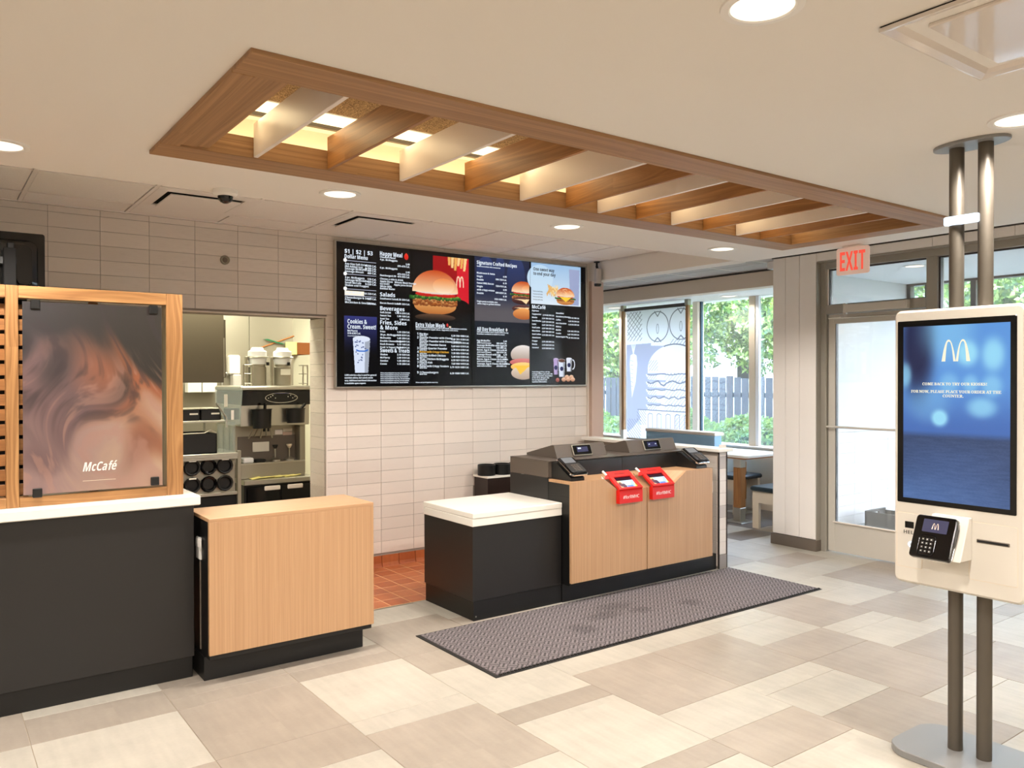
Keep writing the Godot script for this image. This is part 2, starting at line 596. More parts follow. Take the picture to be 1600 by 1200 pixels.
func floors() -> void:
	org = Vector3.ZERO
	var st := mb()
	box(st, V(-3.2, -0.2, -9.8), V(9.7, -0.0025, 3.2))
	var fl := struct(st, "floor", M.floor_grout)
	# porcelain floor tiles: columns 0.625 m wide, each a run of letters L/D/G (tone) with lengths in sixths of a metre
	var cols := {
		-1: [17, "D4 L4 D4"], 0: [19, "L4 D2 L4 D2 L4"], 1: [19, "D4 D1 D1 D4 D2 L4 D4"], 2: [19, "L4 D1 D1 L4 L1 D4 L4 D4 L4"],
		3: [19, "L2 D4 D2 L4 D1 L4 D1 L4 D4 L4"], 4: [20, "L4 D4 L4 D4 L2 D2 L4 D2 L4"], 5: [20, "D4 L4 L4 D4 L1 L2 D4 L4 D4"],
		6: [21, "L4 D4 L4 L1 L2 D2 D4 L1 L4 D4"], 7: [22, "D4 L4 L4 D4 L1 L2 D2 D4 L4 D2"], 8: [25, "L4 D2 L2 D2 L4 L2 L2 D3 L2 L4 D4"],
		9: [27, "D4 L4 L4 D2 L2 D4 L2 L2 D1 L4 D4"], 10: [45, "G4 G2 G4 G4 G2 G4 L4 G2 L4 L2 L2 D2 L2 L4 D4"], 11: [45, "G2 G4 G4 G4 G2 G4 G4"], 12: [45, "G4 G4 G2 G4 G4 G2 G4"],
	}
	var u := 0.1617
	for c in cols:
		var k: int = cols[c][0]
		for tok in cols[c][1].split(" "):
			var n := int(tok.substr(1))
			var z0 := -2.08 - u * k
			var z1 := -2.08 - u * (k - n)
			var x0: float = 0.38 + 0.6265 * c
			tile(fl, "tile", 0.6265 - 0.003, u * n - 0.003, 1, M["floor%s%d" % [tok[0], R.randi() % 2]], V(x0 + 0.31325, 0, (z0 + z1) / 2))
			k -= n
	# quarry tile behind the counters
	st = mb()
	box(st, V(0.9, -0.0024, -6.314), V(5.5, 0.0015, -5.18))
	put(st, "quarry_bed", M.quarry_grout, fl)
	for i in 16:
		for j in 7:
			tile(fl, "quarry_tile", 0.158, 0.154, 1, M["quarry%d" % (R.randi() % 3)], V(1.305 + 0.166 * i, 0.0025, -6.235 + 0.162 * j), 0.004, 0.001)
	for i in 18:
		var o := mb()
		org = V(1.305 + 0.166 * i, 0, -6.30)
		prism(o, PackedVector2Array([Vector2(-6.314, 0), Vector2(-6.28, 0), Vector2(-6.292, 0.012), Vector2(-6.300, 0.035), Vector2(-6.303, 0.10), Vector2(-6.314, 0.10)]), 0, org.x - 0.080, org.x + 0.080)
		if i < 18:
			var b := put(o, "cove_tile", M["quarry%d" % (i % 2)], fl)
			b.position = org
	org = Vector3.ZERO
	st = mb()
	box(st, V(0.9, -0.0024, -5.178), V(5.5, 0.0006, -5.168))
	struct(st, "trim_4", M.steel_dull)

func wall_tiles() -> void:
	var wall: Node3D = get_node("wall_back")
	var xs := [0.047, 0.369, 0.691, 1.014, 1.337, 1.659, 1.981, 2.303, 2.626, 2.892, 3.213, 3.534, 3.855, 4.172, 4.488, 4.806, 5.124, 5.442, 5.60]
	var y0 := 1.457 - 0.1029 * 13
	for i in xs.size() - 1:
		for j in 27:
			var a: float = xs[i]
			var b: float = xs[i + 1]
			var lo := maxf(y0 + 0.1029 * j, 0.102)
			var hi := minf(y0 + 0.1029 * (j + 1), 2.838)
			if hi - lo < 0.02 or (b <= 2.71 and hi < 2.2 and a > -0.1) or (b < 2.7 and a < 2.7 and hi < 2.165):
				continue
			if a < 2.7 and b > 2.7 and lo < 2.165:
				a = 2.712
			if b <= 2.7 and lo < 2.165:
				lo = 2.165
			if a > 2.8 and b < 5.5 and lo > 1.60 and hi < 2.77:      # behind the menu board
				continue
			if a > 3.9 and hi < 0.70:                                  # behind the counters
				continue
			tile(wall, "tile", b - a - 0.0028, hi - lo - 0.0028, 2, M["wall_tile%d" % (R.randi() % 3)], V((a + b) / 2, (lo + hi) / 2, -6.3095 + R.randf() * 0.0006), 0.0065, 0.0008)
	for j in 22:                                                        # the tiled return of the kitchen opening
		var lo := maxf(y0 + 0.1029 * j, 0.0)
		var hi := minf(y0 + 0.1029 * (j + 1), 2.15)
		if hi - lo > 0.02:
			tile(wall, "jamb_tile", 0.300, hi - lo - 0.0028, 0, M["wall_tile%d" % (j % 3)], V(2.6995, (lo + hi) / 2, -6.475), 0.0065, 0.0008)

func ceilings() -> void:
	org = Vector3.ZERO
	var st := mb()
	var h := 2.652
	box(st, V(-3.0, h, -4.44), V(5.76, 3.0, -3.73)); box(st, V(-3.0, h, -2.47), V(5.76, 3.0, 3.0))
	box(st, V(-3.0, h, -3.73), V(0.87, 3.0, -2.47)); box(st, V(5.33, h, -3.73), V(5.76, 3.0, -2.47))
	struct(st, "ceiling", M.ceiling_paint)
	# suspended board ceiling above the counter
	st = mb()
	box(st, V(-3.0, 2.853, -6.316), V(5.62, 3.0, -4.44))
	var c := struct(st, "ceiling", M.gap_dark)
	grain = 0
	var zs := [-6.31, -5.975, -5.33, -4.685, -4.44]
	for i in range(-1, 9):
		for j in 4:
			var a := 0.525 + 0.6545 * (i - 1)
			var b := minf(a + 0.6545, 5.62)
			if (i == 2 or i == 4) and j == 1:
				continue
			st = mb()
			box(st, V(a + 0.015, 2.844, zs[j] + 0.015), V(b - 0.015, 2.8535, zs[j + 1] - 0.015), 0.003)
			put(st, "board", M.acoustic, c)
	grain = 1
	for i in range(-1, 9):
		bar(c, "grid_rail", M.grid_metal, V(0.525 + 0.6545 * i - 0.012, 2.840, -6.31), V(0.525 + 0.6545 * i + 0.012, 2.856, -4.44), 0.001)
	for j in 3:
		bar(c, "grid_rail", M.grid_metal, V(-2.0, 2.8405, zs[j + 1] - 0.012), V(5.62, 2.856, zs[j + 1] + 0.012), 0.001)
	bar(c, "wall_angle", M.grid_metal, V(-2.0, 2.838, -6.312), V(5.62, 2.85, -6.285), 0.001)
	# the same kind of ceiling, in grey board, between the plaster edge and the window bays
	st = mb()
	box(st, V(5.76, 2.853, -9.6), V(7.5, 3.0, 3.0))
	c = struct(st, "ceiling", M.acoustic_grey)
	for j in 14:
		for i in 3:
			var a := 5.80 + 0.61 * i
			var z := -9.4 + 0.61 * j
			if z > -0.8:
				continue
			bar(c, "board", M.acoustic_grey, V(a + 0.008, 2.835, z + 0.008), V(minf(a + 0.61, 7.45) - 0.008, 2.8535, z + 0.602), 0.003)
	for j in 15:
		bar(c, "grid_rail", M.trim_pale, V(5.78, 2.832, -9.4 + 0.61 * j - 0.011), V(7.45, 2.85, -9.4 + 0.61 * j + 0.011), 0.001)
	# flat diffusers set in two of the boards
	for d in [[2, "square white air diffuser with a dark slot, beside the ceiling dome camera", V(1.5065, 2.84, -5.65)], [4, "square white air diffuser in the board ceiling above the menu board", V(2.8155, 2.84, -5.65)]]:
		var p: Vector3 = d[2]
		var t := thing("air_diffuser", d[1], "air vent", p, "air diffusers in the board ceiling")
		st = mb()
		for e in [[-0.315, -0.315, 0.315, -0.235], [-0.315, 0.235, 0.315, 0.315], [-0.315, -0.235, -0.245, 0.235], [0.245, -0.235, 0.315, 0.235]]:
			box(st, p + V(e[0], -0.002, e[1]), p + V(e[2], 0.010, e[3]), 0.002)
		put(st, "frame", M.grid_metal, t)
		bar(t, "throat", M.gap_dark, p + V(-0.25, 0.045, -0.24), p + V(0.25, 0.05, 0.24))
		bar(t, "face_plate", M.grid_metal, p + V(-0.225, -0.016, -0.215), p + V(0.225, -0.006, 0.215), 0.004)
	# large glossy diffuser in the plaster ceiling
	var q := V(2.525, 2.652, -0.92)
	var t2 := thing("air_diffuser", "large glossy white square air diffuser in the plaster ceiling near the round pole plate", "air vent", q)
	st = mb()
	for s in 4:
		X = Transform3D(Basis(Vector3.UP, PI / 2 * s), q)
		var o := 0.315
		var i2 := 0.215
		var prev := V(0, -0.016, o - 0.006)
		for e in [[0.0, -0.016], [0.25, -0.010], [0.5, 0.004], [0.75, 0.024], [1.0, 0.052]]:
			var w := lerpf(o - 0.006, i2, e[0])
			poly(st, [V(-prev.z, prev.y, -prev.z), V(prev.z, prev.y, -prev.z), V(w, e[1], -w), V(-w, e[1], -w)], V(0, -1, 1)) if e[0] > 0.0 else null
			prev = V(0, e[1], w)
		poly(st, [V(-o, -0.016, -o), V(o, -0.016, -o), V(o - 0.006, -0.016, -o + 0.006), V(-o + 0.006, -0.016, -o + 0.006)], V(0, -1, 0))
		poly(st, [V(-o, -0.016, -o), V(o, -0.016, -o), V(o, -0.005, -o), V(-o, -0.005, -o)], V(0, 0, -1))
	X = Transform3D()
	put(st, "bowl", M.white_gloss if M.has("white_gloss") else M.white_plastic, t2)
	bar(t2, "face_plate", M.white_gloss if M.has("white_gloss") else M.white_plastic, q + V(-0.222, -0.012, -0.222), q + V(0.222, 0.002, 0.222), 0.004)
	st = mb()  # dark strips paint the shadow line between the lip and the ceiling
	for e in [[-0.312, -0.312, 0.312, -0.300], [-0.312, 0.300, 0.312, 0.312], [-0.312, -0.300, -0.300, 0.300], [0.300, -0.300, 0.312, 0.300]]:
		box(st, q + V(e[0], -0.005, e[1]), q + V(e[2], 0.0, e[3]))
	put(st, "painted_gap_shadow", M.gap_dark, t2)

func door_wall() -> void:
	org = Vector3.ZERO
	var st := mb()
	box(st, V(6.83, 0, -4.86), V(7.0, 3.0, -4.44)); box(st, V(6.83, 2.735, -4.44), V(7.0, 3.0, 3.0)); box(st, V(6.8, 0, -0.9), V(7.0, 2.735, 3.0))
	var w := struct(st, "wall_right", M.gap_dark)
	var pz := [-4.888, -4.745, -4.590, -4.412]
	for i in 3:
		bar(w, "panel", M.panel_white, V(6.80, 0.11, pz[i] + 0.0015), V(6.832, 2.82, pz[i + 1] - 0.0015), 0.002)
	bar(w, "panel", M.panel_white, V(6.835, 0.11, -4.888), V(7.0, 2.82, -4.862), 0.002)
	bar(w, "panel", M.panel_white, V(6.835, 2.72, -4.440), V(7.0, 2.82, -4.412), 0.002)
	var hz := [-4.410, -3.95, -3.33, -2.70, -2.07, -1.44, -0.9]
	for i in 6:
		bar(w, "header_panel", M.panel_white, V(6.80, 2.742, hz[i] + 0.0015), V(6.832, 2.82, hz[i + 1] - 0.0015), 0.002)
	st = mb()
	box(st, V(6.786, 0, -4.905), V(7.0, 0.105, -4.40), 0.003)
	struct(st, "baseboard_right", M.base_taupe)
	st = mb()
	box(st, V(6.795, 2.822, -4.90), V(6.84, 2.834, 3.0), 0.001)
	struct(st, "trim_5", M.trim_dark)
	# glazed entrance: frame, transom lights, door leaf
	st = mb()
	var f: Material = M.frame_taupe
	var x0 := 6.87
	var x1 := 6.99
	box(st, V(x0, 0, -4.410), V(x1, 2.735, -4.352), 0.004); box(st, V(x0, 2.668, -4.352), V(x1, 2.735, -0.9), 0.004)
	box(st, V(x0, 2.243, -4.352), V(x1, 2.328, -3.415), 0.004); box(st, V(x0, 0, -3.415), V(x1, 2.668, -3.322), 0.004)
	box(st, V(x0, 0, -3.322), V(x1, 0.10, -0.9), 0.004); box(st, V(x0, 0, -1.0), V(x1, 2.668, -0.9), 0.004)
	box(st, V(6.80, 0, -4.412), V(6.87, 2.735, -4.404), 0.002); box(st, V(6.80, 2.729, -4.404), V(6.87, 2.741, -0.9), 0.002)
	var d := struct(st, "door_1", f)
	bar(d, "glazing_bead", M.trim_pale, V(6.885, 2.328, -4.352), V(6.90, 2.668, -4.338), 0.002)
	bar(d, "glazing_bead", M.trim_dark, V(6.90, 2.328, -4.338), V(6.93, 2.668, -4.328), 0.001)
	bar(d, "transom_pane", M.glass, V(6.925, 2.328, -4.328), V(6.931, 2.668, -3.415), 0.0)
	bar(d, "sidelight_pane", M.glass, V(6.925, 0.10, -3.322), V(6.931, 2.668, -1.0), 0.0)
	bar(d, "gasket", M.trim_dark, V(6.915, 2.655, -4.33), V(6.94, 2.668, -3.415), 0.0)
	bar(d, "gasket", M.trim_dark, V(6.915, 2.328, -4.33), V(6.94, 2.336, -3.415), 0.0)
	bar(d, "gasket", M.trim_dark, V(6.915, 2.655, -3.322), V(6.94, 2.668, -1.0), 0.0)
	bar(d, "gasket", M.trim_dark, V(6.90, 0.10, -3.322), V(6.94, 2.66, -3.308), 0.0)
	var leaf := mb()
	box(leaf, V(6.90, 0.012, -4.347), V(6.945, 2.238, -4.275), 0.004); box(leaf, V(6.90, 0.012, -3.495), V(6.945, 2.238, -3.42), 0.004)
	box(leaf, V(6.90, 2.150, -4.275), V(6.945, 2.238, -3.495), 0.004); box(leaf, V(6.90, 0.012, -4.275), V(6.945, 0.290, -3.495), 0.004)
	var lf := put(leaf, "door_leaf", M.door_taupe, d)
	bar(lf, "pane", M.glass, V(6.919, 0.290, -4.275), V(6.925, 2.150, -3.495), 0.0)
	bar(lf, "gasket", M.trim_dark, V(6.905, 0.29, -4.277), V(6.94, 2.15, -4.268), 0.0)
	bar(lf, "stop", M.trim_pale, V(6.885, 0.285, -4.29), V(6.902, 0.298, -3.48), 0.002)
	st = mb()
	rod(st, V(6.86, 1.185, -4.335), V(6.86, 1.185, -3.44), 0.011, 10); rod(st, V(6.86, 1.185, -4.33), V(6.905, 1.185, -4.33), 0.009, 8); rod(st, V(6.86, 1.185, -3.445), V(6.905, 1.185, -3.445), 0.009, 8)
	put(st, "push_bar", M.door_taupe, lf)
	st = mb()
	box(st, V(6.80, 2.245, -4.14), V(6.87, 2.318, -3.55), 0.006)
	put(st, "door_closer", M.door_taupe, d)
	st = mb()
	box(st, V(6.83, 2.225, -4.16), V(6.87, 2.330, -4.13), 0.003); pipe(st, [V(6.80, 2.205, -4.16), V(6.76, 2.195, -4.26), V(6.85, 2.20, -4.08), V(6.89, 2.195, -3.5)], 0.009)
	put(st, "closer_arm", M.steel, d)
	# entrance lobby behind the glass
	st = mb()
	box(st, V(7.0, 0, -5.02), V(9.62, 3.0, -4.955))
	var lw := struct(st, "wall_lobby", M.lobby_paint)
	for i in 7:
		for j in 9:
			tile(lw, "lobby_tile", 0.348, 0.113, 2, M["wall_tile%d" % (2 if R.randf() < 0.25 else 0)], V(7.14 + 0.351 * i, 0.058 + 0.116 * j, -4.948), 0.007, 0.001)
	bar(lw, "cap_strip", M.trim_pale, V(7.0, 1.045, -4.955), V(9.45, 1.062, -4.938), 0.002)
	st = mb()
	box(st, V(7.0, 2.76, -5.1), V(9.62, 3.0, -0.8))
	struct(st, "ceiling_lobby", M.soffit_white)
	st = mb()
	box(st, V(7.0, 0, -0.9), V(9.62, 3.0, -0.75))
	struct(st, "wall_lobby", M.lobby_paint)
	st = mb()
	box(st, V(9.50, 2.735, -4.955), V(9.62, 2.76, -0.9)); box(st, V(9.50, 0, -4.955), V(9.60, 2.735, -4.91), 0.003); box(st, V(9.50, 0, -4.74), V(9.60, 2.735, -4.69), 0.003)
	box(st, V(9.50, 0, -4.91), V(9.60, 0.10, -0.9), 0.003); box(st, V(9.50, 0, -4.23), V(9.60, 2.735, -4.17), 0.003); box(st, V(9.50, 0, -3.2), V(9.60, 2.735, -3.14), 0.003); box(st, V(9.50, 0, -1.0), V(9.60, 2.735, -0.9), 0.003)
	var wn := struct(st, "window_1", M.trim_dark)
	bar(wn, "pane", M.glass, V(9.54, 0.1, -4.91), V(9.546, 2.735, -1.0), 0.0)
	var t := thing("lobby_downlight", "flush round light in the lobby ceiling seen through the glass above the door", "ceiling light", V(7.98, 2.76, -4.08))
	downlight_at(t, V(7.98, 2.76, -4.08), 0.085, 0.9)
	t = thing("storage_box", "dark taupe open box with a hand hole on the lobby floor behind the glass door", "box", V(8.50, 0, -4.55))
	st = mb()
	var q := V(8.47, 0, -4.58)
	box(st, q + V(-0.20, 0.0, -0.19), q + V(0.2, 0.02, 0.19), 0.002); box(st, q + V(0.18, 0.02, -0.19), q + V(0.2, 0.17, 0.19), 0.003)
	box(st, q + V(-0.2, 0.02, -0.19), q + V(-0.18, 0.19, 0.19), 0.003); box(st, q + V(-0.2, 0.02, 0.17), q + V(0.2, 0.17, 0.19), 0.003)
	box(st, q + V(-0.2, 0.02, -0.19), q + V(0.2, 0.12, -0.17), 0.003); box(st, q + V(-0.2, 0.12, -0.19), q + V(-0.06, 0.19, -0.17), 0.003); box(st, q + V(0.06, 0.12, -0.19), q + V(0.2, 0.19, -0.17), 0.003)
	box(st, q + V(-0.2, 0.165, -0.19), q + V(0.2, 0.195, -0.17), 0.003)
	put(st, "shell", M.base_taupe, t)
	org = Vector3.ZERO
	st = mb()
	box(st, V(7.05, -0.002, -4.94), V(9.45, 0.004, -0.95))
	struct(st, "floor_lobby", M.base_grey)

func dining_room() -> void:
	org = Vector3.ZERO
	var st := mb()
	box(st, V(7.45, 2.648, -9.6), V(7.62, 3.0, -5.02))
	struct(st, "wall_header", M.beige_paint)
	st = mb()
	box(st, V(7.44, 2.815, -9.6), V(7.452, 2.834, -4.9), 0.001)
	struct(st, "trim_6", M.trim_dark)
	st = mb()
	box(st, V(7.62, 2.678, -9.6), V(8.75, 3.0, -5.02))
	struct(st, "ceiling_alcove", M.soffit_white)
	st = mb()
	box(st, V(5.62, 0, -9.8), V(8.75, 3.0, -9.6))
	struct(st, "wall_far", M.lobby_paint)
	st = mb()
	box(st, V(8.42, 0, -9.6), V(8.62, 0.775, -5.12))
	struct(st, "wall_window", M.cream_wood)
	st = mb()
	box(st, V(8.34, 0.76, -9.6), V(8.60, 0.785, -5.12), 0.004)
	struct(st, "trim_7", M.trim_pale)
	st = mb()
	var zz := [-9.6, -9.12, -8.78, -7.30, -6.33, -5.12]
	box(st, V(8.45, 0.785, -9.58), V(8.58, 2.678, -9.50), 0.004)
	box(st, V(8.45, 0.785, -8.79), V(8.58, 2.678, -8.70), 0.004); box(st, V(8.45, 0.785, -7.36), V(8.58, 2.678, -7.27), 0.004); box(st, V(8.45, 0.785, -6.435), V(8.58, 2.678, -6.34), 0.004); box(st, V(8.45, 0.785, -5.20), V(8.58, 2.678, -5.12), 0.004)
	var wn := struct(st, "window_2", M.cream_wood)
	for z in [[-9.5, -8.79], [-8.70, -7.36], [-7.27, -6.435], [-6.34, -5.20]]:
		bar(wn, "pane", M.glass, V(8.52, 0.785, z[0]), V(8.526, 2.678, z[1]), 0.0)
		bar(wn, "gasket", M.screen_edge, V(8.50, 0.785, z[0]), V(8.54, 2.678, z[0] + 0.022), 0.0)
	for s in [-8.69, -6.34]:
		bar(wn, "reveal", M.soffit_white, V(8.46, 0.785, s), V(8.50, 2.678, s + 0.05), 0.002)
	for p in [[8.2, -8.62, "far"], [8.2, -6.55, "near"]]:
		var t := thing("alcove_downlight", "%s of the two round flush lights in the white window bay ceiling" % ("farther" if p[2] == "far" else "nearer"), "ceiling light", V(p[0], 2.678, p[1]), "window bay downlights")
		downlight_at(t, V(p[0], 2.678, p[1]), 0.085, 1.2)
	# drawn graphic on a hanging panel between two posts
	var g := thing("graphic_panel", "tall white panel with line drawings of fruit, a carrot and a burger by the window", "panel", V(8.12, 0, -7.72))
	var gm := mat("graphic", Color.WHITE, 0.6)
	gm.albedo_texture = graphic_tex()
	gm.backlight_enabled = true
	gm.backlight = Color(0.98, 0.98, 1.0)
	st = mb()
	sheet(st, V(8.104, 0.80, -8.272), V(8.104, 0.80, -7.165), V(8.104, 2.59, -7.165), V(8.104, 2.59, -8.272))
	put(st, "print", gm, g)
	grain = 1
	for z in [-8.335, -7.135]:
		bar(g, "post", M.oak_frame, V(8.08, 0.0, z - 0.022), V(8.125, 2.60, z + 0.022), 0.003)
		bar(g, "post_foot", M.steel, V(8.07, 0.0, z - 0.03), V(8.135, 0.90, z + 0.03), 0.003)
		bar(g, "post_cap", M.steel_dull, V(8.07, 2.60, z - 0.03), V(8.135, 2.678, z + 0.03), 0.003)
	bar(g, "top_rail", M.trim_dark, V(8.09, 2.59, -8.31), V(8.125, 2.635, -7.16), 0.003)
	# half wall beside the till counter
	org = Vector3.ZERO
	st = mb()
	box(st, V(5.512, 0, -6.25), V(5.608, 1.008, -4.508))
	var hw := struct(st, "wall_half", M.grout)
	for j in 9:
		var m: Material = M.wall_tile0
		if j in [3, 7]:
			m = M.half_tile_dark
		elif j != 8 or true:
			m = M.wall_tile0
		tile(hw, "tile", 0.088, 0.1025, 2, m, V(5.560, 0.175 + 0.1055 * j, -4.502), 0.007, 0.001)
	bar(hw, "base_tile", M.half_tile_base, V(5.514, 0.0, -4.509), V(5.606, 0.12, -4.498), 0.001)
	bar(hw, "top_tile", M.half_tile_dark, V(5.514, 0.98, -4.509), V(5.606, 1.008, -4.501), 0.001)
	for x in [5.506, 5.608]:
		bar(hw, "corner_strip", M.trim_dark, V(x, 0, -4.51), V(x + 0.006, 1.008, -4.496), 0.001)
	for i in 5:
		for j in 9:
			tile(hw, "side_tile", 0.32, 0.1025, 0, M.wall_tile1, V(5.503, 0.175 + 0.1055 * j - 0.10, -4.68 - 0.323 * i), -0.008, 0.001)
	bar(hw, "cap", M.quartz, V(5.47, 1.008, -6.25), V(5.66, 1.038, -4.47), 0.004)
	bar(hw, "outlet_plate", M.white_plastic, V(5.488, 0.655, -4.66), V(5.502, 0.755, -4.56), 0.003)
	# tables and stools
	var t := table(V(7.80, 0, -6.06), "white topped table with a square timber post leg, beside the tiled half wall", true)
	table(V(7.68, 0, -8.12), "white topped table below the drawn graphic panel, mostly hidden by the tills", false)
	stool(V(7.60, 0, -5.36), 0.46, "low bench stool with a black cushion, at the near side of the table", 0.62)
	stool(V(8.05, 0, -6.29), 0.47, "bench stool with a black cushion, tucked at the far side of the table", 0.5)
	# settee along the window
	var s := thing("settee", "blue upholstered settee back with a pale top roll under the window", "settee", V(8.02, 0, -7.6))
	prism_put(s, "seat_back", M.blue_vinyl, rrect(7.87, 0.42, 8.0, 0.935, 0.03), -7.66, -6.50)
	prism_put(s, "top_roll", M.cream_vinyl, rrect(7.86, 0.925, 8.04, 0.968, 0.018), -7.67, -6.49)
	bar(s, "seat", M.teal_seat, V(7.46, 0.38, -7.62), V(7.87, 0.46, -6.8), 0.02)
	bar(s, "plinth", M.cream_wood, V(7.52, 0.0, -7.60), V(8.0, 0.38, -6.83), 0.004)
	# two small wooden knobs of a rail seen over the right till
	org = Vector3.ZERO

func prism_put(parent: Node3D, n: String, m: Material, pts: PackedVector2Array, lo: float, hi: float, k := 2, bv := 0.0) -> MeshInstance3D:
	var st := mb()
	prism(st, pts, k, lo, hi, bv)
	return put(st, n, m, parent)

func table(p: Vector3, label: String, near: bool) -> Node3D:
	var t := thing("dining_table", label, "table", p)
	prism_put(t, "table_top", M.quartz, rrect(p.x - 0.36, p.z - 0.38, p.x + 0.36, p.z + 0.36, 0.05), 0.735, 0.765, 1, 0.004)
	prism_put(t, "table_edge", M.stud_wood, rrect(p.x - 0.352, p.z - 0.372, p.x + 0.352, p.z + 0.352, 0.05), 0.722, 0.735, 1)
	for s in ([[-0.27, 0.20], [0.27, -0.2]] if near else [[-0.2, 0.1]]):
		var q := p + V(s[0], 0, s[1])
		grain = 1
		var leg := bar(t, "leg", M.oak_slat, q + V(-0.05, 0.16, -0.05), q + V(0.05, 0.62, 0.05), 0.006)
		bar(leg, "leg_cap", M.steel, q + V(-0.05, 0.62, -0.05), q + V(0.05, 0.722, 0.05), 0.004)
		bar(leg, "leg_shoe", M.steel, q + V(-0.05, 0.01, -0.05), q + V(0.05, 0.16, 0.05), 0.004)
		bar(leg, "foot_plate", M.steel, q + V(-0.14, 0, -0.14), q + V(0.14, 0.01, 0.14), 0.003)
	return t

func stool(p: Vector3, h: float, label: String, w: float) -> void:
	var t := thing("bench_stool", label, "stool", p, "bench stools at the table")
	prism_put(t, "cushion", M.teal_seat, rrect(p.x - w / 2, p.z - 0.19, p.x + w / 2, p.z + 0.19, 0.04), h - 0.05, h, 1, 0.014)
	for s in [-1.0, 1.0]:
		var st := mb()
		var x: float = p.x + s * (w / 2 - 0.06)
		var z := p.z
		prism(st, PackedVector2Array([Vector2(z - 0.17, h - 0.05), Vector2(z - 0.17, 0), Vector2(z - 0.09, 0), Vector2(z - 0.09, h - 0.18), Vector2(z + 0.09, h - 0.18), Vector2(z + 0.09, 0), Vector2(z + 0.17, 0), Vector2(z + 0.17, h - 0.05)]), 0, x - 0.02, x + 0.02)
		put(st, "leg_panel", M.cream_wood, t)
	bar(t, "rail", M.cream_wood, p + V(-w / 2 + 0.08, h - 0.15, -0.012), p + V(w / 2 - 0.08, h - 0.05, 0.012), 0.002)

# ---- drawing into pictures -----------------------------------------------------
func fill(im: Image, pts: PackedVector2Array, c: Color) -> void:
	var y0 := 1e9
	var y1 := -1e9
	for p in pts:
		y0 = minf(y0, p.y); y1 = maxf(y1, p.y)
	for y in range(maxi(0, int(y0)), mini(im.get_height() - 1, int(y1)) + 1):
		var xs := []
		for i in pts.size():
			var a := pts[i]
			var b := pts[(i + 1) % pts.size()]
			if (a.y <= y + 0.5) != (b.y <= y + 0.5):
				xs.append(a.x + (y + 0.5 - a.y) / (b.y - a.y) * (b.x - a.x))
		xs.sort()
		for i in range(0, xs.size() - 1, 2):
			im.fill_rect(Rect2i(int(round(xs[i])), y, maxi(1, int(round(xs[i + 1] - xs[i]))), 1), c)

func disc(im: Image, cx: float, cy: float, rx: float, ry: float, top: Color, low: Color, from := -1.0, to := 1.0) -> void:
	for y in range(maxi(0, int(cy + ry * from)), mini(im.get_height(), int(ceil(cy + ry * to)))):
		var s := (y + 0.5 - cy) / ry
		if absf(s) < 1.0:
			var w := rx * sqrt(1.0 - s * s)
			im.fill_rect(Rect2i(int(round(cx - w)), y, maxi(1, int(round(2 * w))), 1), top.lerp(low, (s - from) / (to - from)))

func stroke(im: Image, pts: Array, w: float, c: Color) -> void:
	for i in pts.size() - 1:
		var a: Vector2 = pts[i]
		var b: Vector2 = pts[i + 1]
		var n := maxi(1, int(a.distance_to(b) / maxf(0.7, w * 0.4)))
		for k in n + 1:
			var p := a.lerp(b, float(k) / n)
			im.fill_rect(Rect2i(int(p.x - w / 2), int(p.y - w / 2), maxi(1, int(w)), maxi(1, int(w))), c)

func arc(cx: float, cy: float, rx: float, ry: float, a0: float, a1: float, n := 24) -> Array:
	var o := []
	for i in n + 1:
		var a := lerpf(a0, a1, float(i) / n)
		o.append(Vector2(cx + cos(a) * rx, cy - sin(a) * ry))
	return o

func hatch(im: Image, x0: float, y0: float, x1: float, y1: float, step: float, w: float, c: Color, up := true) -> void:
	var h := y1 - y0
	var x := x0 - h
	while x < x1:
		for y in range(int(y0), int(y1)):
			var xx := x + (y1 - y if up else y - y0)
			if xx >= x0 and xx < x1:
				im.fill_rect(Rect2i(int(xx), y, int(w), 1), c)
		x += step

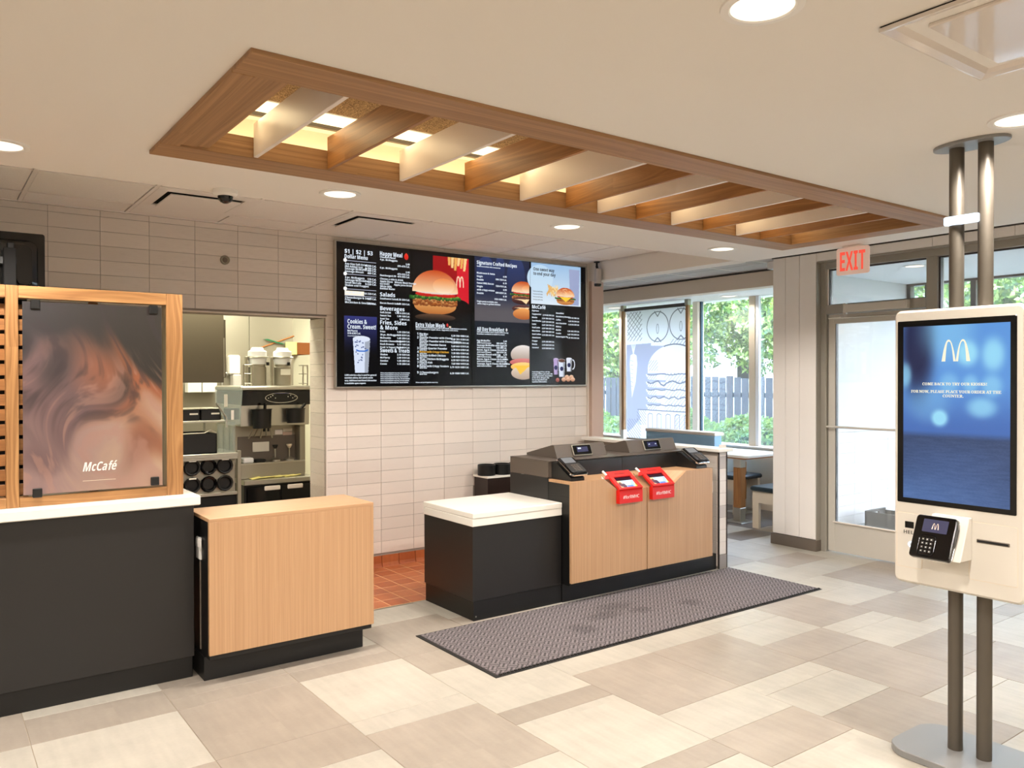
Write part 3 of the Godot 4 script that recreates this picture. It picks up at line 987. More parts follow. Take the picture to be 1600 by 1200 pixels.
func graphic_tex() -> ImageTexture:
	var s := 400.0                                     # pixels per metre
	var im := Image.create(444, 716, false, Image.FORMAT_RGB8)
	var white := Color(0.93, 0.93, 0.95)
	var line := Color(0.52, 0.52, 0.55)
	var tint := Color(0.68, 0.68, 0.74)
	im.fill(white)
	hatch(im, 6, 6, 120, 170, 26, 5, line); hatch(im, 6, 6, 110, 150, 34, 4, line, false)
	fill(im, PackedVector2Array([Vector2(0, 190), Vector2(190, 186), Vector2(190, 200), Vector2(300, 205), Vector2(300, 470), Vector2(240, 556), Vector2(90, 556), Vector2(110, 600), Vector2(50, 660), Vector2(0, 690)]), tint)
	for a in [[240.0, 98.0], [408.0, 92.0]]:
		var b := arc(a[0], a[1], 80.0, 82.0, 0.0, TAU, 48)
		fill(im, PackedVector2Array(b), white)
		stroke(im, b, 5, line)
		stroke(im, arc(a[0], a[1] + 12.0, 8.0, 26.0, 0.0, TAU), 3, line)
		stroke(im, [Vector2(a[0] - 22, a[1] - 84), Vector2(a[0], a[1] - 56), Vector2(a[0] + 22, a[1] - 84)], 5, line)
		stroke(im, [Vector2(a[0] - 24, a[1] + 82), Vector2(a[0], a[1] + 60), Vector2(a[0] + 24, a[1] + 82)], 6, line)
	hatch(im, 330, 170, 444, 716, 24, 5, Color(0.60, 0.60, 0.64))
	# carrot
	fill(im, PackedVector2Array([Vector2(30, 250), Vector2(55, 240), Vector2(78, 252), Vector2(84, 300), Vector2(72, 400), Vector2(42, 490), Vector2(34, 400), Vector2(24, 300)]), white)
	for i in 4:
		stroke(im, [Vector2(54, 244), Vector2(36 + 12 * i, 182)], 4, white)
	for i in 7:
		stroke(im, [Vector2(30 + i, 280 + 24 * i), Vector2(52, 284 + 24 * i)], 2, line)
	# burger: crown, fillings, heel
	var crown := arc(360, 330, 194, 132, PI, 0.0, 40)
	crown.append(Vector2(554, 352)); crown.append(Vector2(166, 352))
	fill(im, PackedVector2Array(crown), white)
	hatch(im, 172, 280, 240, 340, 20, 4, line)
	stroke(im, arc(360, 330, 194, 132, PI * 0.62, 0.0, 30), 7, line)
	var y := 352.0
	for k in 5:
		fill(im, PackedVector2Array([Vector2(150, y + 6), Vector2(444, y + 12), Vector2(444, y + 40), Vector2(170, y + 36)]), white)
		hatch(im, 160, y + 8, 230, y + 36, 18, 4, line)
		var w := []
		for i in 16:
			w.append(Vector2(165 + i * 20, y + 8 + sin(i * (0.9 + 0.3 * k)) * (3.0 + 4.0 * (k % 2)) + (14.0 if (i == 5 or i == 6) and k == 1 else 0.0)))
		stroke(im, w, 6 if k != 1 else 8, line)
		y += 42.0
	hatch(im, 290, 352, 444, 560, 24, 4, Color(0.62, 0.62, 0.66))
	fill(im, PackedVector2Array([Vector2(170, 556), Vector2(444, 560), Vector2(444, 716), Vector2(120, 716)]), white)
	stroke(im, [Vector2(90, 556), Vector2(444, 560)], 6, line)
	for i in 5:                                         # fries
		var x := 168.0 + 66.0 * i
		stroke(im, [Vector2(x, 716), Vector2(x, 584), Vector2(x + 10, 574), Vector2(x + 32, 578), Vector2(x + 32, 716)], 4, line)
		stroke(im, [Vector2(x + 12, 716), Vector2(x + 12, 590)], 2, line)
	hatch(im, 4, 610, 110, 716, 20, 5, line, false); hatch(im, 80, 560, 150, 640, 18, 5, line, false); hatch(im, 360, 570, 444, 716, 24, 4, Color(0.62, 0.62, 0.66))
	return ImageTexture.create_from_image(im)

# ---- outside ---------------------------------------------------------------------
func leaf_mesh(r: float) -> ArrayMesh:
	var keep := org
	org = Vector3.ZERO
	var st := mb()
	for s in [[0.0, 0.0], [1.9, 0.5], [4.1, -0.4]]:
		X = Transform3D(Basis.from_euler(Vector3(s[1], s[0], s[1])), Vector3.ZERO)
		poly(st, [V(0, 0, 0), V(r * 0.45, 0.12 * r, r * 0.4), V(0, 0.05 * r, r * 1.3), V(-r * 0.45, 0.12 * r, r * 0.4)], V(0, 1, 0))
	X = Transform3D()
	org = keep
	return st.commit()

func leaves(parent: Node3D, n: String, m: Material, count: int, r: float, place: Callable) -> void:
	var mm := MultiMesh.new()
	mm.transform_format = MultiMesh.TRANSFORM_3D
	mm.mesh = leaf_mesh(r)
	mm.instance_count = count
	for i in count:
		var b := Basis.from_euler(Vector3(R.randf() * TAU, R.randf() * TAU, R.randf() * TAU)).scaled(Vector3.ONE * R.randf_range(0.6, 1.3))
		mm.set_instance_transform(i, Transform3D(b, place.call() - org))
	var o := MultiMeshInstance3D.new()
	o.name = n
	o.multimesh = mm
	o.material_override = m
	parent.add_child(o, true)
	o.set_meta("kind", "stuff")

func ball() -> Vector3:
	var v := Vector3(R.randfn(), R.randfn(), R.randfn()).normalized()
	return v * pow(R.randf(), 0.4)

func tree(p: Vector3, h: float, crowns: Array, label: String, cnt: int) -> void:
	var t := thing("garden_tree", label, "tree", p, "trees outside")
	var st := mb()
	rod(st, p, p + V(0.1, h * 0.5, 0.1), 0.17, 10, 0.12)
	put(st, "trunk", M.bark, t)
	for c in crowns:
		st = mb()
		var e: Vector3 = p + c[0]
		rod(st, p + V(0.1, h * 0.45, 0.1), p.lerp(e, 0.5) + V(0, h * 0.3, 0), 0.10, 8, 0.06)
		rod(st, p.lerp(e, 0.5) + V(0, h * 0.3, 0), e, 0.06, 8, 0.02)
		put(st, "branch", M.bark, t)
	for k in 4:
		var m: Material = [M.leaf_a, M.leaf_b, M.leaf_c, M.leaf_d][k]
		leaves(t, "foliage", m, cnt, 0.075, func():
			var c: Array = crowns[R.randi() % crowns.size()]
			return p + c[0] + ball() * c[1])

func outdoors() -> void:
	org = Vector3.ZERO
	var st := mb()
	box(st, V(8.62, -0.3, -40), V(60, -0.06, 30))
	struct(st, "ground", M.lawn)
	st = mb()
	box(st, V(-20, -0.3, 3.3), V(8.6, -0.02, 40))
	struct(st, "pavement", M.paving)
	st = mb()
	box(st, V(9.62, -0.06, -4.9), V(12.0, -0.02, 30))
	struct(st, "pavement", M.paving)
	var f := thing("timber_fence", "weathered grey board fence behind the green hedge outside the window", "fence", V(13, 0, -10))
	grain = 1
	for i in 74:
		bar(f, "board", M.fence_wood, V(12.985 + R.randf() * 0.012, -0.05, -17.5 + 0.186 * i), V(13.01 + R.randf() * 0.008, 1.63 + R.randf() * 0.05, -17.5 + 0.186 * i + 0.150 + R.randf() * 0.012), 0.004)
	bar(f, "rail", M.fence_wood, V(13.02, 0.35, -17.6), V(13.07, 0.45, -3.7), 0.003, 2)
	bar(f, "rail", M.fence_wood, V(13.02, 1.25, -17.6), V(13.07, 1.35, -3.7), 0.003, 2)
	var h := thing("hedge", "low clipped green hedge in front of the grey board fence", "hedge", V(11, 0, -10.5))
	st = mb()
	for i in 26:
		var q := V(11.0 + 0.25 * sin(i * 2.1), 0, -15.6 + 0.32 * i)
		rod(st, q, q + V(R.randf_range(-0.1, 0.1), 0.7, R.randf_range(-0.1, 0.1)), 0.02, 6, 0.008)
	put(st, "stems", M.bark, h, "stuff")
	for k in 3:
		leaves(h, "foliage", [M.leaf_a, M.leaf_a, M.leaf_c][k], 16000, 0.05, func():
			var z := R.randf_range(-15.8, -7.3)
			var top := 1.0 + 0.10 * sin(z * 2.3) + 0.08 * sin(z * 5.1 + 1.0)
			var a := R.randf() * PI
			var rr := 0.8 + 0.2 * R.randf()
			return V(11.0 + cos(a) * 0.62 * rr, maxf(0.02, sin(a) * top * rr - 0.0), z))
	tree(V(14.6, 0, -13.2), 5.0, [[V(-0.6, 3.2, 0.8), 1.5], [V(0.2, 4.4, -0.8), 1.7], [V(-0.9, 2.5, -1.4), 1.1], [V(0.4, 2.9, 2.2), 1.2]], "leafy tree left of centre behind the fence, seen in the window beside the graphic panel", 2600)
	tree(V(14.8, 0, -9.6), 5.0, [[V(-0.7, 3.3, 0.2), 1.5], [V(0.3, 4.6, -0.6), 1.8], [V(-0.6, 2.3, 1.0), 0.9], [V(0.2, 3.6, 1.9), 1.4]], "leafy tree over the fence, seen in the window next to the white pier", 2600)
	tree(V(14.2, 0, -5.2), 5.2, [[V(-0.4, 3.5, 0.9), 1.0], [V(0.4, 4.4, 1.8), 1.3], [V(0.3, 2.9, -0.8), 0.9], [V(-0.2, 3.0, 2.6), 0.8]], "spreading tree with dark branches seen through the lobby glass above the kiosk", 1600)
	tree(V(15.5, 0, -2.0), 5.2, [[V(-0.4, 3.6, 0.4), 1.6], [V(0.4, 4.6, 1.8), 1.7], [V(0.3, 2.8, -1.8), 1.2]], "tree farther off behind the lobby window", 1600)
	tree(V(17.5, 0, -18.5), 6.0, [[V(-0.4, 3.6, 0.4), 1.9], [V(0.4, 5.2, 1.0), 2.2], [V(0.3, 2.8, -2.2), 1.4]], "tree at the far left behind the fence, beside the pale house", 1800)
	var hs := thing("house", "white clapboard house beyond the fence and trees", "house", V(24, 0, -14))
	for i in 24:
		X = Transform3D(Basis(Vector3(0, 0, 1), 0.10), V(22.0, 0.2 * i, 0))
		st = mb()
		box(st, V(0, 0, -24), V(0.02, 0.215, -8.5))
		X = Transform3D()
		put(st, "clapboard", M.siding, hs)
	bar(hs, "wall", M.siding, V(22.03, 0, -24), V(28, 4.7, -8.5))
	prism_put(hs, "roof", M.base_grey, PackedVector2Array([Vector2(21.6, 4.6), Vector2(25, 7.0), Vector2(28.4, 4.6)]), -24.4, -8.1)
	bar(hs, "window", M.black_gloss, V(21.97, 1.6, -17.2), V(22.05, 3.0, -16.2), 0.01)

# ---- ceiling feature and lamps -----------------------------------------------------
func slatted_frame() -> void:
	var p := V(3.1, 2.652, -3.11)
	var t := thing("slatted_ceiling_frame", "long oak frame recessed in the ceiling, crossed by alternating white and oak blades", "ceiling feature", p)
	var y0 := 2.636
	var y1 := 2.672
	# long boards
	bar(t, "board", M.oak_board, V(0.806, y0, -3.792), V(5.392, y1, -3.592), 0.002, 0)
	bar(t, "board", M.oak_board, V(0.806, y0, -2.620), V(5.392, y1, -2.431), 0.002, 0)
	# end boards, stepped
	bar(t, "board", M.oak_board, V(0.806, y0, -3.590), V(0.884, y1, -2.622), 0.002, 2)
	bar(t, "board", M.oak_board, V(0.8845, y0 + 0.008, -3.590), V(0.955, y1, -2.622), 0.002, 2)
	bar(t, "board", M.oak_board, V(0.9555, y0 + 0.012, -3.590), V(1.005, y1 + 0.02, -2.622), 0.002, 2)
	bar(t, "board", M.oak_board, V(5.215, y0, -3.590), V(5.392, y1, -2.622), 0.002, 2)
	# inner fascia of the far and near long sides
	bar(t, "fascia", M.oak_board, V(0.96, y1, -3.612), V(5.25, 2.730, -3.594), 0.001, 0)
	bar(t, "fascia", M.oak_board, V(0.96, y1, -2.618), V(5.25, 2.800, -2.600), 0.001, 0)
	bar(t, "fascia", M.oak_board, V(5.216, y1, -3.59), V(5.236, 2.800, -2.622), 0.001, 2)
	# pit lining
	var st := mb()
	box(st, V(0.88, 2.672, -3.729), V(5.32, 2.86, -3.715)); box(st, V(0.88, 2.672, -2.49), V(5.32, 2.86, -2.476)); box(st, V(0.875, 2.672, -3.729), V(0.889, 2.86, -2.476)); box(st, V(5.311, 2.672, -3.729), V(5.325, 2.86, -2.476))
	put(st, "pit_lining", M.ceiling_paint, t)
	bar(t, "wood_wool_panel", M.wood_wool, V(0.889, 2.842, -3.400), V(5.311, 2.87, -2.49), 0.001, 0)
	bar(t, "pit_top", M.ceiling_paint, V(0.889, 2.846, -3.715), V(5.311, 2.87, -3.402))
	bar(t, "lamp_rail", M.base_taupe, V(0.90, 2.822, -3.585), V(5.30, 2.846, -3.555))
	var bx := [1.199, 1.55, 1.934, 2.324, 2.689, 3.025, 3.272, 3.598, 3.915, 4.227, 4.571, 4.842]
	for i in 12:
		var b := bar(t, "slat", M.blade_white if i % 2 == 0 else M.oak_slat, V(bx[i], 2.640, -3.590), V(bx[i] + 0.020, 2.792, -2.622), 0.0015, 2)
		b.set_meta("label", "white painted blade" if i % 2 == 0 else "oak blade")
	# light strips: one on the pit's top, one hidden behind the far fascia
	bar(t, "light_strip", M.led_strip, V(1.0, 2.834, -3.545), V(5.2, 2.846, -3.425), 0.002)
	bar(t, "light_strip", M.led_strip, V(1.0, 2.690, -3.660), V(5.2, 2.700, -3.640), 0.002)
	for i in 3:
		lamp_area(t, V(1.7 + 1.4 * i, 2.826, -3.485), Vector3(-128, 0, 0), Vector2(1.4, 0.11), 0.26, Color(1.0, 0.90, 0.70))
		lamp_area(t, V(1.7 + 1.4 * i, 2.704, -3.650), Vector3(90, 0, 0), Vector2(1.4, 0.02), 0.20, Color(1.0, 0.86, 0.60))

func downlight_at(t: Node3D, p: Vector3, r: float, e: float, c := Color(1.0, 0.965, 0.925)) -> void:
	org = p
	var st := mb()
	lathe(st, p, [Vector2(r * 1.32, 0.0), Vector2(r * 1.30, -0.006), Vector2(r * 1.05, -0.008), Vector2(r * 0.98, -0.002)], 32)
	put(st, "trim_ring", M.white_plastic, t)
	st = mb()
	lathe(st, p, [Vector2(r * 0.99, -0.0045), Vector2(0.0, -0.0045)], 32)
	put(st, "lens", M.lens, t)
	lamp_spot(t, p + V(0, -0.012, 0), e, r * 0.9, c)

func downlights() -> void:
	var e := 4.6
	var names := {
		"0 0": "at the left edge of the picture, over the black counter", "1 0": "under the oak frame's far edge, left of the menu board", "2 0": "above the menu board, near its middle", "3 0": "nearest the security camera, right of the menu board",
		"0 1": "over the black counter's front, out of frame", "1 1": "big in the foreground at the top edge of the picture", "2 1": "at the right edge above the kiosk poles", "3 1": "over the entrance side, out of frame",
	}
	var xs := [0.27, 1.83, 3.44, 5.02]
	var zs := [-4.07, -1.35, 1.2]
	for j in 3:
		for i in 4:
			var p := V(xs[i], 2.652, zs[j])
			var key := "%d %d" % [i, j]
			var t := thing("recessed_downlight", "round white recessed downlight " + names.get(key, "in the ceiling behind the viewer, " + ["farthest from the door", "second nearest the back", "between the middle and the door", "nearest the door"][i]), "ceiling light", p, "ceiling downlights")
			downlight_at(t, p, 0.085, e)
	for z in [-4.07, -1.35, 1.2]:
		var p := V(-1.35, 2.652, z)
		var t := thing("recessed_downlight", "round white recessed downlight left of the picture, %s" % ("by the counter" if z < -3 else ("beside the viewer" if z < 0 else "behind the viewer")), "ceiling light", p, "ceiling downlights")
		downlight_at(t, p, 0.085, e)

# ---- menu board ------------------------------------------------------------------------
func burger(im: Image, x: float, y: float, w: float, h: float, sesame: bool) -> void:
	# heel, patty, lettuce, tomato, mayo, crown, from the bottom up
	disc(im, x, y + h * 0.33, w * 0.46, h * 0.17, Color(0.95, 0.74, 0.45), Color(0.72, 0.42, 0.20))
	for i in int(w * 1.2):
		var a := R.randf() * 2.0 - 1.0
		disc(im, x + a * w * 0.46, y + h * 0.20 + R.randf() * h * 0.10, w * 0.035, h * 0.035, Color(0.75, 0.42, 0.18).lerp(Color(0.96, 0.78, 0.50), R.randf()), Color(0.45, 0.20, 0.08))
	for i in 30:
		var a := -0.54 + 1.08 * i / 29.0
		disc(im, x + a * w, y + h * (0.14 + 0.035 * R.randf()), w * 0.03, h * 0.04, Color(0.60, 0.78, 0.30).lerp(Color(0.15, 0.42, 0.15), R.randf()), Color(0.08, 0.25, 0.10))
	disc(im, x - w * 0.18, y + h * 0.085, w * 0.26, h * 0.05, Color(0.90, 0.20, 0.15), Color(0.70, 0.10, 0.10))
	disc(im, x + w * 0.24, y + h * 0.095, w * 0.2, h * 0.045, Color(0.92, 0.22, 0.15), Color(0.70, 0.10, 0.10))
	disc(im, x + w * 0.03, y + h * 0.035, w * 0.47, h * 0.045, Color(0.97, 0.94, 0.90), Color(0.9, 0.8, 0.75))
	disc(im, x, y + h * 0.02, w * 0.5, h * 0.44, Color(0.78, 0.30, 0.11), Color(0.99, 0.85, 0.68), -1.0, 0.04)
	disc(im, x + w * 0.18, y - h * 0.10, w * 0.24, h * 0.16, Color(0.93, 0.55, 0.30), Color(1.0, 0.92, 0.80))
	if sesame:
		for i in 26:
			var a := R.randf() * PI
			disc(im, x + cos(a) * w * 0.40 * R.randf(), y - sin(a) * h * 0.34, 1.6, 1.2, Color(1, 0.92, 0.75), Color(1, 0.85, 0.6))

func cup(im: Image, x0: float, y0: float, x1: float, y1: float, c: Color) -> void:
	var t := (x1 - x0) * 0.12
	fill(im, PackedVector2Array([Vector2(x0, y0), Vector2(x1, y0), Vector2(x1 - t, y1), Vector2(x0 + t, y1)]), c)
	fill(im, PackedVector2Array([Vector2(x1 - (x1 - x0) * 0.3, y0), Vector2(x1, y0), Vector2(x1 - t, y1), Vector2(x1 - t - (x1 - x0) * 0.2, y1)]), c.darkened(0.25))
	disc(im, (x0 + x1) / 2, y0, (x1 - x0) / 2, (x1 - x0) * 0.16, c.lightened(0.3), c)

func menu_tex() -> ImageTexture:
	var im := Image.create(1024, 454, false, Image.FORMAT_RGB8)
	im.fill(Color(0.005, 0.005, 0.006))
	var slate := Color(0.035, 0.035, 0.045)
	for r in [[28, 14, 236, 430], [272, 10, 222, 436], [512, 4, 238, 442], [758, 4, 238, 440]]:
		im.fill_rect(Rect2i(r[0], r[1], r[2], r[3]), slate)
	for y in 120:                                    # blue glow behind the shake
		var k := 1.0 - y / 120.0
		im.fill_rect(Rect2i(28, 230 + y, 112, 1), slate.lerp(Color(0.20, 0.22, 0.48), k))
	cup(im, 57, 301, 116, 407, Color(0.86, 0.90, 0.98))
	for i in 22:
		disc(im, 64 + R.randf() * 42, 304 + pow(R.randf(), 1.5) * 92, 1.5 + 2 * R.randf(), 2.0, Color(0.25, 0.3, 0.5), Color(0.4, 0.45, 0.62))
	stroke(im, arc(88, 334, 20, 6, 3.6, 6.0), 4, Color(0.25, 0.45, 0.80))
	# second screen: red carton, chips and the crispy chicken burger
	im.fill_rect(Rect2i(346, 16, 142, 200), Color(0.62, 0.03, 0.07))
	im.fill_rect(Rect2i(440, 16, 48, 160), Color(0.85, 0.10, 0.17))
	for i in 6:
		fill(im, PackedVector2Array([Vector2(404 + 13 * i, 16), Vector2(416 + 13 * i, 16), Vector2(414 + 12 * i, 44 + 8 * (i % 3)), Vector2(405 + 12 * i, 44 + 8 * (i % 3))]), Color(0.98, 0.82, 0.55) if i % 2 else Color(0.93, 0.68, 0.36))
	for s in [446.0, 460.0]:
		stroke(im, arc(s, 118, 7, 38, 0.1, PI - 0.1), 4, Color(0.98, 0.85, 0.72))
	disc(im, 450, 190, 46, 32, Color(0.05, 0.02, 0.02), Color(0.02, 0.01, 0.01))
	im.fill_rect(Rect2i(272, 206, 216, 30), Color(0.03, 0.025, 0.03))
	burger(im, 356, 132, 176, 160, false)
	disc(im, 356, 222, 78, 12, Color(0.42, 0.30, 0.22), Color(0.10, 0.08, 0.07))
	# third screen: blue room, two stacked burgers and a muffin cut by the edge
	for y in 222:
		im.fill_rect(Rect2i(512, 4 + y, 238, 1), Color(0.13, 0.16, 0.27).lerp(Color(0.36, 0.34, 0.36), smoothstep(110.0, 190.0, float(y))))
	for c in [[560, 60, 40, 60], [690, 60, 40, 70], [620, 40, 20, 50]]:
		disc(im, c[0], c[1], c[2], c[3], Color(0.19, 0.25, 0.44), Color(0.13, 0.17, 0.30))
	for y in 150:
		im.fill_rect(Rect2i(512, 226 + y, 238, 1), Color(0.10, 0.11, 0.16).lerp(slate, y / 150.0))
	burger(im, 722, 112, 104, 84, false)
	for y in [146, 176]:
		disc(im, 722, y, 50, 14, Color(0.42, 0.24, 0.22), Color(0.20, 0.10, 0.10))
		fill(im, PackedVector2Array([Vector2(680, y - 4), Vector2(750, y - 6), Vector2(736, y + 12), Vector2(715, y)]), Color(0.98, 0.86, 0.66))
	disc(im, 722, 194, 46, 20, Color(0.95, 0.66, 0.36), Color(0.70, 0.36, 0.14))
	disc(im, 722, 340, 56, 34, Color(0.95, 0.92, 0.90), Color(0.70, 0.62, 0.56), -1.0, 0.5)
	disc(im, 722, 368, 60, 14, Color(0.90, 0.55, 0.52), Color(0.75, 0.35, 0.35))
	disc(im, 722, 384, 56, 16, Color(1.0, 0.86, 0.55), Color(0.98, 0.70, 0.25))
	disc(im, 722, 406, 54, 24, Color(0.93, 0.85, 0.76), Color(0.72, 0.62, 0.54))
	fill(im, PackedVector2Array([Vector2(680, 380), Vector2(750, 380), Vector2(735, 392), Vector2(708, 412), Vector2(694, 392)]), Color(1.0, 0.78, 0.25))
	# fourth screen: pale blue advert and drinks
	im.fill_rect(Rect2i(750, 0, 8, 454), Color(0.005, 0.005, 0.006))
	im.fill_rect(Rect2i(758, 4, 238, 440), slate)
	for y in 150:
		im.fill_rect(Rect2i(758, 4 + y, 238, 1), Color(0.62, 0.76, 0.90).lerp(Color(0.88, 0.93, 0.97), y / 150.0))
	disc(im, 800, 60, 60, 50, Color(0.75, 0.86, 0.95), Color(0.80, 0.89, 0.96))
	fill(im, PackedVector2Array([Vector2(938, 16), Vector2(990, 16), Vector2(986, 150), Vector2(944, 150)]), Color(0.62, 0.66, 0.80))
	for i in 34:
		stroke(im, [Vector2(836 + R.randf() * 50, 80 + R.randf() * 20), Vector2(830 + R.randf() * 60, 100 + R.randf() * 25)], 3, Color(0.98, 0.86, 0.62) if i % 2 else Color(0.90, 0.70, 0.42))
	burger(im, 920, 116, 90, 70, true)
	fill(im, PackedVector2Array([Vector2(892, 122), Vector2(950, 122), Vector2(922, 140)]), Color(1.0, 0.82, 0.25))
	cup(im, 862, 354, 886, 412, Color(0.72, 0.62, 0.80)); cup(im, 924, 352, 952, 400, Color(0.88, 0.90, 0.95)); cup(im, 886, 358, 918, 420, Color(0.86, 0.89, 0.95))
	disc(im, 902, 360, 16, 6, Color(0.45, 0.28, 0.22), Color(0.30, 0.18, 0.14))
	stroke(im, arc(954, 374, 12, 18, -1.4, 1.4), 4, Color(0.86, 0.88, 0.93))
	for q in [[874, 386], [902, 390], [938, 376]]:
		disc(im, q[0], q[1], 8, 8, Color(0.12, 0.14, 0.34), Color(0.10, 0.12, 0.30))
	for i in 5:
		disc(im, 912 + 11 * i + 4 * (i % 2), 430 - 9 * (i % 2), 11, 8, Color(0.96, 0.82, 0.70), Color(0.72, 0.48, 0.36))
	disc(im, 882, 432, 9, 8, Color(0.80, 0.45, 0.40), Color(0.5, 0.25, 0.2))
	# line art on the text screens: rules, dots, highlighted row, small print block
	var rule := Color(0.75, 0.78, 0.85)
	for y in [58, 100, 146]:
		im.fill_rect(Rect2i(30, y, 108, 2), rule)
		disc(im, 32, y, 6, 6, Color.WHITE, Color.WHITE)
	im.fill_rect(Rect2i(30, 166, 108, 2), rule)
	im.fill_rect(Rect2i(30, 152, 66, 14), Color(1.0, 0.97, 0.9))
	disc(im, 103, 70, 3, 3, Color.WHITE, Color.WHITE); disc(im, 103, 80, 3, 3, Color.WHITE, Color.WHITE)
	disc(im, 246, 30, 8, 10, Color(0.95, 0.18, 0.12), Color(0.80, 0.10, 0.08)); disc(im, 246, 22, 4, 4, Color(0.95, 0.25, 0.15), Color(0.9, 0.2, 0.1))
	im.fill_rect(Rect2i(151, 404, 108, 38), Color(0.10, 0.12, 0.16))
	disc(im, 402, 246, 4, 6, Color(0.9, 0.3, 0.25), Color(0.8, 0.2, 0.2)); disc(im, 412, 252, 5, 3, Color(1, 0.9, 0.8), Color(0.9, 0.8, 0.7))
	disc(im, 648, 254, 4, 6, Color(0.95, 0.95, 0.95), Color(0.8, 0.8, 0.8))
	return ImageTexture.create_from_image(im)

func menu_board() -> void:
	var p := V(4.165, 2.185, -6.31)
	var t := thing("menu_board", "wide black illuminated menu board of four screens on the tiled wall", "menu board", p)
	bar(t, "housing", M.black_matt, V(2.785, 1.575, -6.308), V(5.545, 2.795, -6.27), 0.003)
	var st := mb()
	for e in [[2.770, 1.565, 5.560, 1.577], [2.770, 2.793, 5.560, 2.805], [2.770, 1.577, 2.782, 2.793], [5.548, 1.577, 5.560, 2.793]]:
		box(st, V(e[0], e[1], -6.308), V(e[2], e[3], -6.262), 0.002)
	put(st, "edge_frame", M.steel, t)
	var z := -6.268
	var mt := screen_mat("menu_screen", menu_tex(), 1.0)
	var sc := []
	var cuts := [2.782, 3.478, 4.135, 4.824, 5.548]
	for i in 4:
		st = mb()
		var n := V(0, 0, 1)
		var c := []
		for q in [[cuts[i], 1.577], [cuts[i + 1] - 0.003, 1.577], [cuts[i + 1] - 0.003, 2.793], [cuts[i], 2.793]]:
			c.append([V(q[0], q[1], z), Vector2((q[0] - 2.775) / 2.7826, (2.80 - q[1]) / 1.2337)])
		for k in [0, 2, 1, 0, 3, 2]:
			vert(st, c[k][0], n, c[k][1])
		sc.append(put(st, "screen", mt, t))
	# lettering, placed in board pixels (368 to the metre)
	var xf := Transform3D(Basis(), V(2.775, 2.80, z + 0.002))
	var k := 1.0 / 368.0
	var add := func(s: SurfaceTool, txt: String, x: float, y: float, px: float, f: Font = null, al := -1, fit := 0.0):
		letters(s, txt, x * k, -y * k, px * k, xf, f, al, fit * k)
	var s0 := mb()
	var s1 := mb()
	var s2 := mb()
	var s3 := mb()
	add.call(s0, "$1 | $2 | $3", 30, 30, 18, bold)
	add.call(s0, "Dollar Menu", 30, 46, 17, bold, -1, 78)
	var rows := [["Any Size Soft Drink", 69, "0-250 Cal."], ["(No Added Ice)", 77, "0-350 Cal."], ["Sausage McMuffin", 84, "400 Cal."], ["Sausage Biscuit", 92, "460 Cal."], ["4 pc. McNuggets", 111, "170 Cal."], ["Sausage McGriddles", 119, "430 Cal."], ["Small McCafe", 127, "0-520 Cal."], ["Shakes and Frappes", 135, ""], ["Large McCafe", 157, "10-720 Cal."], ["Cheeseburger & Small", 173, "530 Cal."], ["Fries", 180, ""], ["McChicken & Small Fries", 188, "640 Cal."]]
	for r in rows:
		add.call(s0, r[0], 31, r[1], 8.5, bold)
		add.call(s0, r[2], 138, r[1] + 1, 8.5, bold, 1)
	add.call(s0, "Cookies &", 39, 247, 19, bold, -1, 66)
	add.call(s0, "Cream. Sweet!", 39, 263, 19, bold, -1, 97)
	add.call(s0, "McFlurry", 39, 276, 8, bold); add.call(s0, "510-630 Cal.", 39, 284, 8, bold); add.call(s0, "At participating locations", 39, 292, 5, null)
	for i in 4:
		add.call(s0, ["2,000 calories a day is used for general", "nutrition advice, but calorie needs", "vary. Additional nutritional information", "is available upon request."][i], 29, 414 + 8.5 * i, 7, bold, -1, [108, 96, 108, 72][i])
	add.call(s0, "Happy Meal", 151, 27, 19, bold, -1, 80)
	rows = [["Choose a meal", 38, ""], ["4 pc. McNuggets", 46, ""], ["", 54, "3.09"], ["", 62, "395-475 Cal."], ["6 pc. McNuggets", 72, ""], ["", 80, "3.99"], ["", 88, "475-555 Cal."], ["Hamburger", 96, "2.99  475-555 Cal."], ["Choose a side & drink", 107, ""], ["Apple Slices   Minute Maid Orange", 115, ""], ["Go-GURT        Apple Juice Drink", 123, ""], ["                       White Milk", 131, ""], ["                       Bottled Water", 138, ""]]
	for r in rows:
		add.call(s0, r[0], 151, r[1], 8.0, bold)
		add.call(s0, r[2], 258, r[1], 8.0, bold, 1)
	rows = [["Salads", 157, "Southwest Salad", "5.39 350 Cal.", "Bacon Ranch Salad", "5.39 320 Cal."], ["Beverages", 201, "Soft Drink", "1.00 0-250 Cal.", "Sweet Tea", "1.00 100 Cal.", "Iced Tea", "1.00 0 Cal."], ["Fries, Sides", 246, ""], ["& More", 262, "Fries", "1.59 230 Cal.", "20 pc. McNuggets", "5.00 830 Cal.", "McDouble", "1.89 390 Cal.", "Double Cheeseburger", "2.29 440 Cal.", "Hash Browns", "1.19 140 Cal.", "Fruit 'n Yogurt Parfait", "1.19 210 Cal."], ["Sweets & Treats", 335, "Shakes", "2.19 530 Cal.", "McFlurry", "2.99 510 Cal.", "Sundae", "1.59 280 Cal.", "Cones", "1.19 200 Cal."]]
	for r in rows:
		add.call(s0, r[0], 151, r[1], 18, bold, -1, 106.0 if r[0].length() > 13 else 0.0)
		var y: float = r[1] + 13
		for i in range(2, r.size() - 1, 2):
			add.call(s0, r[i], 151, y, 8.0, bold); add.call(s0, r[i + 1], 258, y, 8.0, bold, 1)
			y += 10.0 if r[0] != "Salads" else 14.0
	for i in 6:
		add.call(s0, "Prices and participation may vary. Tax not included.", 152, 407 + 6.2 * i, 5, bold, -1, 106 - 3 * (i % 3))
	put(s0, "lettering", M.ink_white, sc[0])
